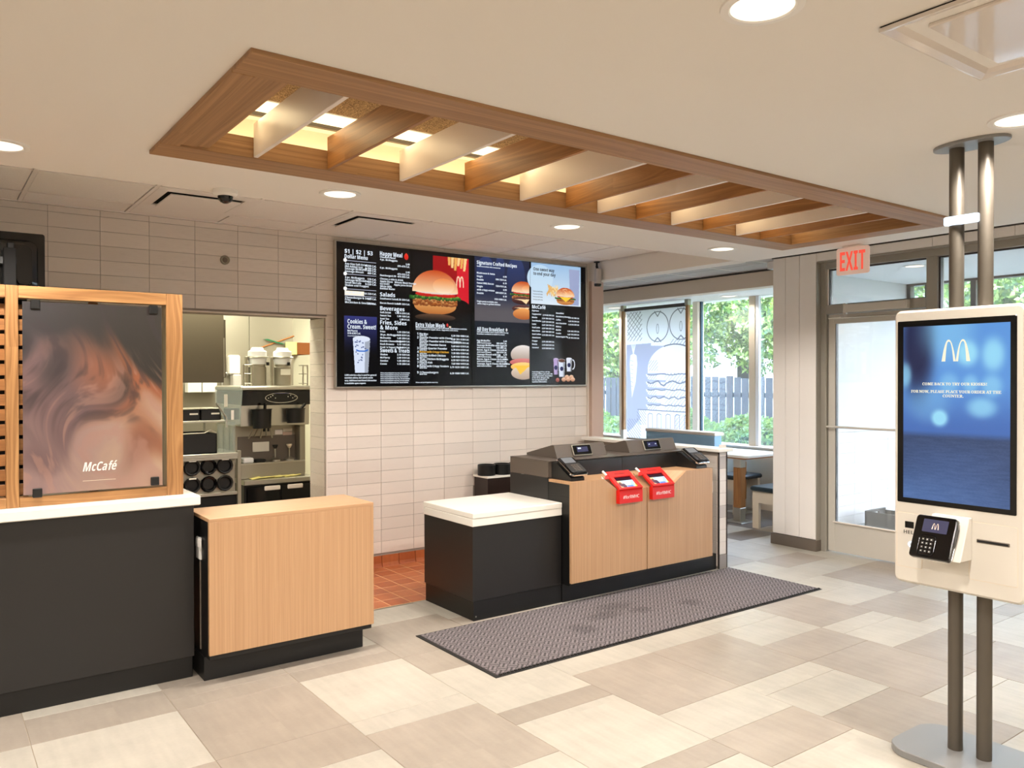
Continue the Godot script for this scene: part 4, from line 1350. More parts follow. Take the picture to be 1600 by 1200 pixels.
	add.call(s1, "Extra Value Meals", 280, 248, 19, bold, -1, 112)
	add.call(s1, "Meals include medium fries and a soft drink. Substitutions available.", 280, 257, 6, bold, -1, 200); add.call(s1, "Ask for a salad or apple slices. Upgrades cost extra.", 280, 263, 6, bold, -1, 164)
	rows = ["Big Mac", "Quarter Pounder with Cheese", "Quarter Pounder with Cheese Deluxe", "Quarter Pounder Bacon", "Double Quarter Pounder", "Buttermilk Crispy Chicken", "Artisan Grilled Chicken", "10 pc. Chicken McNuggets", "Filet-O-Fish", "Buttermilk Crispy Tenders", "2 Cheeseburgers"]
	var nums := ["1", "2", "", "", "3", "4", "5", "6", "7", "8", "9"]
	var sg := mb()
	for i in 11:
		var y := 278.0 + 11.8 * i + (9.0 if i == 10 else 0.0)
		add.call(s1, nums[i], 285, y, 11, bold)
		add.call(sg if i == 5 else s1, rows[i], 294, y, 9, bold)
		add.call(s1, "with fries", 294, y + 6, 6, bold)
		add.call(s1, "%d.%d9 %d-%d Cal." % [5 + i % 3, 3 + i % 5, 750 + 31 * i, 1090 + 40 * i], 488, y + 3, 8.5, bold, 1)
	add.call(s1, "Prices and participation may vary.", 280, 438, 5, bold, -1, 84)
	put(s1, "lettering", M.ink_white, sc[1]); put(sg, "lettering", M.ink_gold, sc[1])
	add.call(s2, "Signature Crafted Recipes", 521, 24, 17, bold, -1, 172)
	add.call(s2, "Served on an artisan roll or sesame bun", 521, 37, 6, bold, -1, 100)
	rows = [["Mushroom & Swiss", "4.99"], ["Single", "590-720 Cal."], ["Double", "6.19"], ["Sweet BBQ Bacon", "720-910 Cal."], ["Single", "4.99"], ["with crispy onions", "690-820 Cal."], ["Double", "6.19"], ["", "910-1090 Cal."]]
	for i in 8:
		add.call(s2, rows[i][0], 521, 60 + 11.6 * i, 8.5, bold); add.call(s2, rows[i][1], 648, 66 + 11.6 * i, 8.5, bold, 1)
	add.call(s2, "Single patty available also", 521, 158, 7, bold); add.call(s2, "with crispy or grilled chicken", 523, 166, 7, bold)
	add.call(s2, "All Day Breakfast", 521, 254, 18, bold, -1, 116)
	add.call(s2, "Add hash browns and a small coffee to any", 521, 264, 6.5, bold); add.call(s2, "breakfast sandwich to make it a meal", 521, 271, 6.5, bold)
	rows = ["Egg McMuffin", "Sausage McMuffin with Egg", "Bacon, Egg & Cheese Biscuit", "Sausage Biscuit with Egg", "Bacon, Egg & Cheese McGriddles", "Sausage, Egg & Cheese McGriddles"]
	for i in 6:
		add.call(s2, rows[i], 521, 294 + 16.0 * i, 8.5, bold); add.call(s2, "with hash browns", 521, 302 + 16.0 * i, 7, bold)
		add.call(s2, "%d.%d9" % [3 + i % 2, 4 + i % 4], 648, 294 + 16.0 * i, 8, bold, 1); add.call(s2, "%d-%d Cal." % [300 + 30 * i, 450 + 30 * i], 648, 302 + 16.0 * i, 8, bold, 1)
	put(s2, "lettering", M.ink_white, sc[2])
	var sd := mb()
	add.call(sd, "One sweet way", 768, 27, 17, bold, -1, 98); add.call(sd, "to end your day", 768, 43, 17, bold, -1, 104)
	for i in 4:
		add.call(sd, "Treat yourself today", 766, 108 + 10 * i, 5, null)
	put(sd, "lettering", M.grey_ink, sc[3])
	add.call(s3, "McCafé", 762, 165, 18, bold)
	rows = ["Espresso", "Cappuccino", "Mocha", "Iced Mocha", "Latte", "Iced Latte", "Macchiato", "Iced Coffee", "Americano", "Frappe", "Mocha", "Caramel"]
	for i in 12:
		add.call(s3, rows[i], 762, 179 + 12.2 * i, 7.5, bold)
		if i % 8 != 0:
			add.call(s3, "2.%d9 %d-%d Cal." % [i % 6, 60 + 20 * i, 270 + 25 * i], 866, 181 + 12.2 * i, 7.5, bold, 1)
	rows = ["Smoothies", "Strawberry Banana", "Coffee", "Hot Chocolate", "Bakery", "Muffin", "Cookie", "Baked Apple Pie"]
	for i in 8:
		add.call(s3, rows[i], 874, 183 + 12.5 * i, 7.5, bold)
		if i % 4 != 0:
			add.call(s3, "1.%d9 %d-%d Cal." % [i, 20 + 25 * i, 170 + 20 * i], 988, 186 + 12.5 * i, 7.5, bold, 1)
	for i in 6:
		add.call(s3, ["Food allergy? If so, tell the", "manager before you order. We", "cannot guarantee any product", "is free of an allergen. Ask", "for our ingredient and", "nutrition information."][i], 762, 402 + 7.2 * i, 6.5, bold)
	put(s3, "lettering", M.ink_white, sc[3])

# ---- counters ------------------------------------------------------------------------
func counters() -> void:
	# long black counter at the left
	var p := V(0.2, 0, -5.0)
	var t := thing("service_counter", "long matt black counter with a thick white top carrying the timber poster screen", "counter", p)
	bar(t, "body", M.charcoal, V(-1.6, 0.12, -5.4), V(1.195, 0.955, -4.590), 0.002)
	bar(t, "kick_plate", M.black, V(-1.6, 0, -5.35), V(1.190, 0.12, -4.612), 0.002)
	bar(t, "counter_top", M.quartz, V(-1.65, 0.955, -5.45), V(1.222, 1.008, -4.555), 0.005)
	# low oak-faced stand
	p = V(1.71, 0, -4.62)
	t = thing("low_stand", "low oak-faced stand with a black side and plinth, beside the long black counter", "stand", p)
	bar(t, "front_panel", M.oak_veneer, V(1.225, 0.160, -4.430), V(2.193, 0.876, -4.408), 0.0015)
	bar(t, "top_panel", M.oak_veneer, V(1.225, 0.876, -4.836), V(2.193, 0.896, -4.408), 0.0015, 0)
	bar(t, "body", M.black, V(1.232, 0.13, -4.83), V(2.188, 0.876, -4.430), 0.001)
	bar(t, "plinth", M.black, V(1.222, 0, -4.80), V(2.165, 0.13, -4.503), 0.002)
	var o := bar(t, "outlet_plate", M.white_plastic, V(1.222, 0.648, -4.655), V(1.233, 0.768, -4.575), 0.002)
	bar(o, "outlet_cover", M.white_plastic, V(1.216, 0.715, -4.642), V(1.224, 0.765, -4.545), 0.003)
	bar(t, "cable_channel", M.base_taupe, V(1.226, 0.15, -4.60), V(1.233, 0.64, -4.592), 0.001)
	# low white-topped counter
	p = V(3.375, 0, -4.84)
	t = thing("low_counter", "low dark counter with a thick two layer white top, left of the tills", "counter", p)
	bar(t, "body", M.charcoal, V(2.985, 0.135, -5.17), V(3.763, 0.642, -4.520), 0.0015)
	bar(t, "plinth", M.black, V(2.993, 0, -5.165), V(3.763, 0.135, -4.522), 0.0015)
	bar(t, "top_slab", M.quartz, V(2.980, 0.642, -5.175), V(3.765, 0.694, -4.515), 0.003)
	bar(t, "top_slab", M.quartz, V(2.980, 0.6955, -5.175), V(3.7655, 0.735, -4.512), 0.004)
	var st := mb()
	X = Transform3D(Basis(V(1, 0, 0), PI / 2), V(3.01, 0.03, -4.521))
	lathe(st, Vector3.ZERO, [Vector2(0.006, 0), Vector2(0.006, 0.003), Vector2(0, 0.003)], 12)
	X = Transform3D()
	put(st, "screw", M.steel, t)
	# entrance mat
	p = V(4.07, 0, -4.04)
	t = thing("floor_mat", "long dark grey-brown woven mat with a black rubber edge in front of the tills", "mat", p)
	bar(t, "rubber_edge", M.rubber, V(2.522, 0.0, -4.485), V(5.622, 0.004, -3.590), 0.003)
	st = mb()
	box(st, V(2.545, 0.004, -4.462), V(5.60, 0.011, -3.615), 0.003)
	st = mb()
	var e := [V(2.545, 0.010, -4.462), V(5.60, 0.010, -3.615)]
	sheet(st, V(e[0].x, 0.010, e[1].z), V(e[1].x, 0.010, e[1].z), V(e[1].x, 0.010, e[0].z), V(e[0].x, 0.010, e[0].z))
	for q in [[V(e[0].x, 0.004, e[1].z), V(e[1].x, 0.010, e[1].z)], [V(e[0].x, 0.004, e[0].z), V(e[1].x, 0.010, e[0].z)]]:
		poly(st, [q[0], V(q[1].x, q[0].y, q[0].z), q[1], V(q[0].x, q[1].y, q[0].z)], V(0, 0, 1 if q[0].z > -4 else -1))
	for x in [e[0].x, e[1].x]:
		poly(st, [V(x, 0.004, e[0].z), V(x, 0.004, e[1].z), V(x, 0.010, e[1].z), V(x, 0.010, e[0].z)], V(-1 if x < 4 else 1, 0, 0))
	put(st, "pile", M.mat_pile, t)
	# ribbed rubber blocks along the near edge
	st = mb()
	for i in 118:
		box(st, V(2.56 + 0.026 * i, 0.003, -3.618), V(2.574 + 0.026 * i, 0.010, -3.603), 0.0)
	put(st, "edge_nubs", M.rubber, t, "stuff")

func registers() -> void:
	var p := V(4.55, 0, -4.8)
	var t := thing("till_counter", "dark order counter with two pale oak front panels and two sloping till hoods", "counter", p)
	var bd := mb()
	box(bd, V(3.769, 0.135, -5.16), V(5.318, 0.78, -4.432), 0.001); box(bd, V(3.769, 0.78, -5.16), V(5.318, 0.872, -4.585), 0.0)
	box(bd, V(3.769, 0.78, -4.585), V(4.07, 0.872, -4.432), 0.0); box(bd, V(5.005, 0.78, -4.585), V(5.318, 0.872, -4.432), 0.0)
	put(bd, "body", M.black, t)
	bar(t, "side_panel", M.charcoal, V(3.767, 0.70, -5.16), V(3.7695, 0.898, -4.68), 0.0)
	bar(t, "plinth", M.black, V(3.769, 0, -5.15), V(5.49, 0.135, -4.517), 0.001)
	bar(t, "end_return", M.charcoal, V(5.318, 0.135, -5.15), V(5.495, 0.655, -4.56), 0.001)
	var zf := -4.409
	var zb := -4.431
	prism_put(t, "front_panel", M.oak_veneer, PackedVector2Array([Vector2(3.766, 0.158), Vector2(4.535, 0.158), Vector2(4.535, 0.795), Vector2(4.237, 0.795), Vector2(4.085, 0.893), Vector2(3.766, 0.893)]), zb, zf, 2)
	prism_put(t, "front_panel", M.oak_veneer, PackedVector2Array([Vector2(4.544, 0.158), Vector2(5.313, 0.158), Vector2(5.313, 0.893), Vector2(4.990, 0.893), Vector2(4.838, 0.795), Vector2(4.544, 0.795)]), zb, zf, 2)
	grain = 0
	prism_put(t, "ledge", M.oak_veneer, PackedVector2Array([Vector2(3.768, zb), Vector2(4.085, zb), Vector2(4.20, -4.565), Vector2(4.875, -4.565), Vector2(4.990, zb), Vector2(5.312, zb), Vector2(5.312, -4.672), Vector2(3.768, -4.672)]), 0.873, 0.8925, 1)
	for x in [[4.237, 4.535, 4.20, 4.535], [4.544, 4.838, 4.544, 4.875]]:
		var s := mb()
		poly(s, [V(x[0], 0.795, zb), V(x[1], 0.795, zb), V(x[3], 0.8925, -4.565), V(x[2], 0.8925, -4.565)], V(0, 1, 1))
		poly(s, [V(x[0], 0.785, zb - 0.01), V(x[1], 0.785, zb - 0.01), V(x[3], 0.8825, -4.57), V(x[2], 0.8825, -4.57)], V(0, -1, -1))
		put(s, "sloped_panel", M.oak_veneer, t)
	var s := mb()
	poly(s, [V(4.838, 0.795, zb), V(4.990, 0.8925, zb), V(4.875, 0.8925, -4.565)], V(-1, 1, 1)); poly(s, [V(4.838, 0.785, zb - 0.01), V(4.990, 0.8825, zb - 0.01), V(4.875, 0.8825, -4.57)], V(1, -1, -1))
	put(s, "sloped_panel", M.oak_veneer, t)
	s = mb()
	poly(s, [V(4.237, 0.795, zb), V(4.085, 0.8925, zb), V(4.20, 0.8925, -4.565)], V(1, 1, 1)); poly(s, [V(4.237, 0.785, zb - 0.01), V(4.085, 0.8825, zb - 0.01), V(4.20, 0.8825, -4.57)], V(-1, -1, -1))
	put(s, "sloped_panel", M.white_plastic, t)
	grain = 1
	# dark upper box with its two front boards
	bar(t, "upper_box", M.charcoal_light, V(3.767, 0.899, -5.16), V(5.318, 1.019, -4.680), 0.002)
	bar(t, "fascia_board", M.charcoal, V(3.80, 0.894, -4.680), V(4.521, 1.012, -4.668), 0.001)
	bar(t, "fascia_board", M.charcoal, V(4.524, 0.894, -4.680), V(5.29, 1.012, -4.668), 0.001)
	bar(t, "top_board", M.charcoal_light, V(3.767, 1.0195, -5.16), V(5.318, 1.026, -4.664), 0.001)
	# hoods over the till screens, with a small customer display each
	var n := 0
	for x in [[3.930, 4.452], [4.705, 5.272]]:
		var prof := PackedVector2Array([Vector2(-4.770, 1.0265), Vector2(-4.812, 1.124), Vector2(-4.835, 1.126), Vector2(-5.155, 1.045), Vector2(-5.155, 1.0265)])
		var h := prism_put(t, "till_hood", M.charcoal_light, prof, x[0], x[1], 0)
		var cx: float = x[0] + (0.265 if n == 0 else 0.275)
		X = Transform3D(Basis(V(1, 0, 0), -0.406), V(cx, 1.076, -4.7906))
		var f := mb()
		prism(f, rrect(-0.098, -0.044, 0.098, 0.044, 0.008), 2, 0.0, 0.012, 0.002)
		var b := put(f, "display_frame", M.steel_dull, h)
		f = mb()
		prism(f, rrect(-0.092, -0.038, 0.092, 0.038, 0.006), 2, 0.012, 0.0135)
		put(f, "display_glass", M.black_gloss, h)
		f = mb()
		box(f, V(-0.055, -0.018, 0.0135), V(0.058, 0.024, 0.0142))
		put(f, "display_screen", M.screen_blue, h)
		f = mb()
		if n == 0:
			box(f, V(-0.045, 0.006, 0.0142), V(-0.012, 0.018, 0.0146))
		else:
			lathe(f, V(-0.036, 0.004, 0.0142), [Vector2(0.007, -0.004), Vector2(0.007, 0.004), Vector2(0, 0.004)], 10); lathe(f, V(0.040, 0.004, 0.0142), [Vector2(0.007, -0.004), Vector2(0.007, 0.004), Vector2(0, 0.004)], 10)
		put(f, "display_icon", M.ink_white, h)
		X = Transform3D()
		n += 1
	# card readers on dark wedges at both ends
	card_reader(V(3.87, 0.893, -4.535), "grey-screened card terminal on a dark wedge beside the low white-topped counter", t)
	card_reader(V(5.232, 0.893, -4.535), "grey-screened card terminal on a dark wedge beside the tiled half wall", t)
	donation_box(4.330, "red donation box with a picture window, left of the panel joint", 0)
	donation_box(4.685, "red donation box with a picture window, right of the panel joint", 1)
	# dark cupboard against the wall with cup holders on it
	p = V(4.5, 0, -6.17)
	t = thing("wall_cupboard", "dark cupboard with a thin pale top standing against the tiled wall behind the tills", "cupboard", p)
	bar(t, "body", M.black_brown, V(4.165, 0.02, -6.275), V(5.2, 0.725, -6.055), 0.002)
	bar(t, "top", M.quartz, V(4.155, 0.725, -6.285), V(5.21, 0.742, -6.045), 0.002)
	var lab := ["nearest the low counter", "in the middle of the row", "half hidden by the tills"]
	for i in 3:
		var q := V(4.228 + 0.171 * i, 0.742, -6.165 + 0.012 * i)
		org = q
		s = mb()
		lathe(s, q, [Vector2(0.0, 0.0), Vector2(0.080, 0.0), Vector2(0.084, 0.004), Vector2(0.084, 0.096), Vector2(0.080, 0.100), Vector2(0.072, 0.100), Vector2(0.070, 0.02), Vector2(0.0, 0.02)], 28)
		single(s, "cup_holder", M.black, "round black cup holder on the cupboard, the one " + lab[i], "holder", q, "black cup holders")
	org = Vector3.ZERO

func card_reader(p: Vector3, label: String, _t: Node3D) -> void:
	var t := thing("card_reader", label, "card reader", p, "card readers at the tills")
	var z := p.z
	prism_put(t, "wedge_stand", M.charcoal, PackedVector2Array([Vector2(-4.667, 0.8935), Vector2(-4.667, 1.0155), Vector2(-4.625, 1.0155), Vector2(-4.452, 0.915), Vector2(-4.452, 0.8935)]), p.x - 0.072, p.x + 0.058, 0)
	var a := -atan2(0.100, 0.173)
	X = Transform3D(Basis(V(1, 0, 0), PI / 2 + a + PI), V(p.x, 0.972, -4.532))
	X = Transform3D(Basis(V(1, 0, 0), -PI / 2 + 0.53), V(p.x, 0.982, -4.532))
	var st := mb()
	prism(st, rrect(-0.078, -0.108, 0.078, 0.100, 0.022), 2, 0.0, 0.026, 0.005)
	var b := put(st, "shell", M.black_gloss, t)
	st = mb()
	prism(st, rrect(-0.082, -0.112, 0.082, 0.104, 0.024), 2, 0.004, 0.019, 0.002)
	put(st, "silver_band", M.chrome, t)
	st = mb()
	box(st, V(-0.054, 0.026, 0.026), V(0.054, 0.090, 0.0275), 0.0006)
	put(st, "screen", M.screen_grey, t)
	st = mb()
	prism(st, rrect(-0.07, -0.095, 0.07, 0.018, 0.02), 2, 0.026, 0.034, 0.004)
	put(st, "keypad_hood", M.charcoal, t)
	for i in 3:
		for j in 4:
			st = mb()
			box(st, V(-0.030 + 0.024 * i, -0.083 + 0.02 * j, 0.034), V(-0.012 + 0.024 * i, -0.069 + 0.02 * j, 0.037), 0.002)
			put(st, "key", M.charcoal_light, t)
	X = Transform3D()

func donation_box(x: float, label: String, n: int) -> void:
	var p := V(x, 0.70, -4.39)
	var t := thing("donation_box", label, "donation box", p, "red donation boxes on the oak panels")
	var w := 0.122
	# wall-hung body: vertical front, sloping lid that runs back over the counter edge
	prism_put(t, "front_face", M.red_plastic, PackedVector2Array([Vector2(-4.407, 0.700), Vector2(-4.372, 0.700), Vector2(-4.372, 0.792), Vector2(-4.380, 0.800), Vector2(-4.407, 0.800)]), x - w, x + w, 0)
	var a := atan2(0.118, 0.160)
	X = Transform3D(Basis(V(1, 0, 0), -PI / 2 + a), V(x, 0.796, -4.376))   # x across, y up the slope, z out of the lid
	var st := mb()
	for e in [[-w, 0.0, w, 0.018], [-w, 0.135, w, 0.198], [-w, 0.018, -w + 0.032, 0.135], [w - 0.032, 0.018, w, 0.135]]:
		box(st, V(e[0], e[1], 0.004), V(e[2], e[3], 0.018), 0.0015)
	put(st, "lid_frame", M.red_plastic, t)
	st = mb()
	box(st, V(-w + 0.002, 0.002, -0.004), V(w - 0.002, 0.196, 0.004))
	put(st, "lid_back", M.red_plastic, t)
	st = mb()
	box(st, V(-w + 0.032, 0.10, 0.005), V(w - 0.032, 0.135, 0.007))
	put(st, "coin_window", M.plum_gloss, t)
	if not M.has("donation_print"):
		var im := Image.create(128, 64, false, Image.FORMAT_RGB8)
		im.fill(Color(0.62, 0.76, 0.93))
		im.fill_rect(Rect2i(0, 0, 36, 64), Color(0.95, 0.80, 0.62))
		disc(im, 22, 30, 12, 20, Color(0.45, 0.30, 0.26), Color(0.30, 0.20, 0.35)); disc(im, 40, 44, 15, 20, Color(0.36, 0.26, 0.30), Color(0.20, 0.18, 0.34))
		for i in 4:
			im.fill_rect(Rect2i(52, 8 + 9 * i, 56 - 6 * i, 4), Color(0.96, 0.97, 1.0))
		im.fill_rect(Rect2i(58, 44, 44, 18), Color(0.30, 0.50, 0.82))
		fill(im, PackedVector2Array([Vector2(112, 64), Vector2(128, 20), Vector2(128, 64)]), Color(0.98, 0.86, 0.35))
		mat("donation_print", Color.WHITE, 0.3).albedo_texture = ImageTexture.create_from_image(im)
	st = mb()
	sheet(st, V(-w + 0.032, 0.018, 0.006), V(w - 0.032, 0.018, 0.006), V(w - 0.032, 0.10, 0.006), V(-w + 0.032, 0.10, 0.006))
	put(st, "print", M.donation_print, t)
	st = mb()
	prism(st, rrect(-0.055, 0.163, 0.055, 0.169, 0.003, 3), 2, 0.0175, 0.0185)
	put(st, "coin_slot", M.black_matt, t)
	st = mb()
	prism(st, PackedVector2Array([Vector2(-w, 0.130), Vector2(-w, 0.190), Vector2(-w - 0.055, 0.130)]), 2, 0.006, 0.012)
	put(st, "side_wing", M.red_plastic, t)
	st = mb()
	rod(st, V(-w - 0.014, 0.165, 0.014), V(-w - 0.030, 0.205, 0.020), 0.009, 10)
	put(st, "straw_stub", M.white_plastic, t)
	X = Transform3D()
	st = mb()
	letters(st, "#forRMHC", x, 0.746, 0.034, Transform3D(Basis(), V(0, 0, -4.3715)), plainf, 0, 0.168)
	put(st, "lettering", M.white_plastic, t)

# ---- poster screen on the black counter ---------------------------------------------------
func poster_frame() -> void:
	var p := V(0.4, 1.008, -4.69)
	var t := thing("timber_screen", "pale oak screen with slats and an open frame, standing on the black counter's white top", "screen", p)
	var z0 := -4.735
	var z1 := -4.655
	bar(t, "post", M.oak_frame, V(0.326, 1.008, z0), V(0.380, 2.112, z1), 0.002)
	bar(t, "post", M.oak_frame, V(1.072, 1.008, z0 - 0.03), V(1.157, 2.112, z1), 0.002)
	bar(t, "top_rail", M.oak_frame, V(0.3805, 2.050, z0), V(1.0715, 2.112, z1), 0.002, 0)
	bar(t, "bottom_rail", M.oak_frame, V(0.3805, 1.008, z0), V(1.0715, 1.058, z1), 0.002, 0)
	bar(t, "top_rail", M.oak_frame, V(-1.4, 2.050, z0), V(0.3255, 2.112, z1), 0.002, 0)
	bar(t, "bottom_rail", M.oak_frame, V(-1.4, 1.008, z0), V(0.3255, 1.058, z1), 0.002, 0)
	bar(t, "middle_stile", M.stud_wood, V(0.70, 1.058, z0 + 0.002), V(0.745, 2.05, z0 + 0.022), 0.002)
	bar(t, "added_back_board", M.black_matt, V(-1.4, 1.058, z0 - 0.012), V(0.425, 2.05, z0 - 0.002), 0.0)  # added board that keeps the slat gaps dark before the bright kitchen
	for i in 13:
		bar(t, "slat", M.oak_slat, V(-1.4, 1.064 + 0.0752 * i, z0 + 0.004), V(0.425, 1.1205 + 0.0752 * i, z0 + 0.022), 0.0015, 0)
	# the poster
	p = V(0.722, 1.07, -4.655)
	t = thing("poster", "large brown swirling coffee poster with white script lettering in the timber frame", "poster", p)
	var pm := mat("poster_print", Color(0.92, 0.92, 0.92), 0.55)
	var n1 := noise(1.0, 3, 101)
	var n2 := noise(1.0, 4, 202)
	var flow := noise(1.0, 1, 303)
	pm.albedo_texture = picture(260, 390, func(x: int, y: int):
		var u := x / 260.0
		var v := y / 390.0
		var wx := flow.get_noise_2d(u * 1.1, v * 1.0) * 0.55
		var wy := flow.get_noise_2d(u * 1.1 + 9.0, v * 1.0 + 4.0) * 0.45
		var q := flow.get_noise_2d((u + wx) * 1.6 + 3.0, (v + wy) * 1.3)
		var f := n2.get_noise_2d((u + wx * 1.2) * 3.4, (v - u * 0.7 + wy * 1.5) * 1.4)
		var h := v + 0.30 * q + 0.05 * f - 0.05 * absf(u - 0.45)
		var dark := Color(0.17, 0.155, 0.165).lerp(Color(0.15, 0.13, 0.10), u)
		var mid := Color(0.42, 0.325, 0.325).lerp(Color(0.56, 0.33, 0.21), clampf((u - 0.30) * 1.7 + 0.6 * q, 0.0, 1.0))
		var pale := Color(0.57, 0.465, 0.45).lerp(Color(0.70, 0.585, 0.49), clampf(u * 1.3 - 0.25 + 0.5 * f, 0.0, 1.0))
		var c := dark.lerp(mid, smoothstep(0.22, 0.50, h)).lerp(pale, smoothstep(0.52, 0.86, h))
		var fold := smoothstep(0.02, 0.40, f) * (1.0 - smoothstep(0.50, 0.80, v))
		c = c.lerp(Color(0.18, 0.145, 0.155), fold * 0.6)
		return c.lerp(Color(0.66, 0.50, 0.44), smoothstep(0.05, 0.35, -f) * smoothstep(0.20, 0.40, v) * 0.5))
	var pz := -4.650
	bar(t, "board", M.charcoal, V(0.397, 1.068, pz - 0.006), V(1.047, 2.034, pz - 0.001), 0.0)
	var st := mb()
	sheet(st, V(0.397, 1.068, pz), V(1.047, 1.068, pz), V(1.047, 2.034, pz), V(0.397, 2.034, pz))
	put(st, "print", pm, t)
	st = mb()
	letters(st, "McCafé", 0.665, 1.192, 0.066, Transform3D(Basis(), V(0, 0, pz + 0.001)), bold, -1, 0.155, 0.22)
	var l := put(st, "lettering", M.white_plastic, t)
	st = mb()
	box(st, V(0.66, 1.1185, pz), V(0.815, 1.1205, pz + 0.0008))
	put(st, "small_print", M.cream_wood, t)
	for q in [[0.452, 2.02], [1.005, 2.02], [0.457, 1.075], [1.008, 1.092]]:
		bar(t, "clip", M.black, V(q[0] - 0.021, q[1] - 0.022, pz - 0.02), V(q[0] + 0.021, q[1] + 0.024, pz + 0.010), 0.003)

# ---- kiosk --------------------------------------------------------------------------------
func arches(st: SurfaceTool, c: Vector3, ux: Vector3, w: float, h: float, _d: float) -> void:
	var nrm := ux.cross(V(0, 1, 0))
	for s in [-1.0, 1.0]:
		var prev := []
		for i in 29:
			var a := -1.0 + i / 14.0
			var b := absf(a)
			var leg := 0.135 if a * s > 0.0 else 0.085
			var o: Vector3 = c + ux * (s * 0.25 * w + a * 0.25 * w) + V(0, h * (1.0 - pow(b, 2.2)), 0)
			var n: Vector3 = c + ux * (s * 0.25 * w + a * (0.25 - leg) * w) + V(0, 0.91 * h * (1.0 - pow(b, 2.9)), 0)
			if prev.size():
				poly(st, [prev[0], o, n, prev[1]], nrm)
			prev = [o, n]

func kiosk() -> void:
	var p := V(3.6, 0, -1.615)
	var t := thing("order_kiosk", "tall white self-order kiosk with a blue screen hung on two grey poles", "kiosk", p)
	# body: outline in z-y, pushed along x
	var body := prism_put(t, "body", M.kiosk_white, rrect(-1.880, 0.742, -1.350, 1.943, 0.028, 6), 3.5, 3.66, 0, 0.010)
	prism_put(t, "bezel", M.black_gloss, rrect(-1.863, 1.097, -1.380, 1.896, 0.004, 2), 3.4965, 3.503, 0, 0.001)
	var sn := noise(1.0, 3, 60)
	var sc := screen_mat("kiosk_screen", picture(256, 440, func(x: int, y: int):
		var u := x / 256.0
		var v := y / 440.0
		var c := Color(0.38, 0.60, 0.87).lerp(Color(0.29, 0.44, 0.72), smoothstep(0.30, 0.60, v))
		for b in [[0.14, 0.10, 0.17, 0.30, -1.0], [0.42, 0.02, 0.25, 0.18, 0.45], [0.62, 0.16, 0.10, 0.07, 1.0], [0.85, 0.17, 0.10, 0.09, 0.9], [0.86, 0.40, 0.12, 0.12, 0.0], [0.45, 0.33, 0.09, 0.06, 0.45], [0.65, 0.33, 0.07, 0.05, 0.55], [0.84, 0.34, 0.09, 0.06, 0.6], [0.02, 0.28, 0.06, 0.07, 0.7], [0.36, 0.525, 0.075, 0.045, 1.2], [0.75, 0.46, 0.13, 0.055, 0.75], [0.25, 0.45, 0.2, 0.1, 0.3]]:
			var r2 := pow((u - b[0]) / b[2], 2) + pow((v - b[1]) / b[3], 2)
			var k: float = exp(-r2 * r2 * 0.9) * absf(b[4])
			c = c.lerp(Color(0.62, 0.88, 0.98) if b[4] > 0.0 else Color(0.13, 0.15, 0.28), clampf(k, 0.0, 0.95))
		var table := smoothstep(0.595, 0.645, v)
		var g := sn.get_noise_2d(u * 4.0, v * 60.0) * 0.03 + sn.get_noise_2d(u * 30.0, v * 120.0) * 0.02
		var tc := Color(0.20, 0.25, 0.36).lerp(Color(0.27, 0.36, 0.54), 0.5 + 0.5 * sin(u * 2.2 + 0.5) * smoothstep(0.62, 0.78, v))
		tc = tc.lerp(Color(0.33, 0.45, 0.66), smoothstep(0.76, 1.0, v) * (1.0 - u * 0.6))
		c = c.lerp(Color(tc.r + g, tc.g + g, tc.b + g * 1.2), table)
		return c), 1.0)
	var st := mb()
	sheet(st, V(3.4955, 1.119, -1.836), V(3.4955, 1.119, -1.403), V(3.4955, 1.870, -1.403), V(3.4955, 1.870, -1.836))
	var scr := put(st, "screen", sc, t)
	var xf := Transform3D(Basis(Vector3.UP, -PI / 2), V(3.4950, 0, 0))     # local x runs towards +z
	st = mb()
	arches(st, V(3.4945, 1.716, -1.613), V(0, 0, 1), 0.116, 0.092, 0.001)
	put(st, "arch_emblem", M.arch_light, scr)
	st = mb()
	letters(st, "COME BACK TO TRY OUR KIOSKS!", -1.621, 1.6205, 0.0165, xf, slab, 0, 0.262)
	letters(st, "FOR NOW, PLEASE PLACE YOUR ORDER AT THE", -1.619, 1.588, 0.0165, xf, slab, 0, 0.365)
	letters(st, "COUNTER.", -1.624, 1.570, 0.0165, xf, slab, 0, 0.084)
	put(st, "lettering", M.arch_light, scr)
	# poles, plates and the lit band that joins the poles
	for z in [-1.666, -1.548]:
		st = mb()
		rod(st, V(3.615, 0.03, z), V(3.615, 2.640, z), 0.0295, 28)
		put(st, "pole", M.pole_grey, t)
	var pl := PackedVector2Array()
	for i in 32:
		var a := TAU * i / 32
		pl.append(Vector2(3.615 + 0.085 * cos(a), -1.607 + 0.155 * sin(a)))
	prism_put(t, "ceiling_plate", M.base_grey, pl, 2.638, 2.652, 1, 0.002)
	prism_put(t, "base_plate", M.base_grey, rrect(3.41, -1.885, 3.82, -1.25, 0.11, 8), 0.0, 0.032, 1, 0.003)
	prism_put(t, "light_band", M.led_cool, rrect(3.570, -1.705, 3.600, -1.560, 0.0145, 6), 2.305, 2.342, 1, 0.004)
	# lower service panels
	for e in [[-1.866, 0.812, -1.755, 1.050], [-1.558, 0.812, -1.376, 1.050]]:
		prism_put(t, "service_panel", M.kiosk_white, rrect(e[0], e[1], e[2], e[3], 0.008, 3), 3.4985, 3.502, 0, 0.001)
		prism_put(t, "panel_gap", M.cream_wood, rrect(e[0] - 0.0015, e[1] - 0.0015, e[2] + 0.0015, e[3] + 0.0015, 0.009, 3), 3.4992, 3.502, 0)
	bar(t, "receipt_slot", M.base_taupe, V(3.494, 0.968, -1.529), V(3.500, 0.983, -1.404), 0.002)
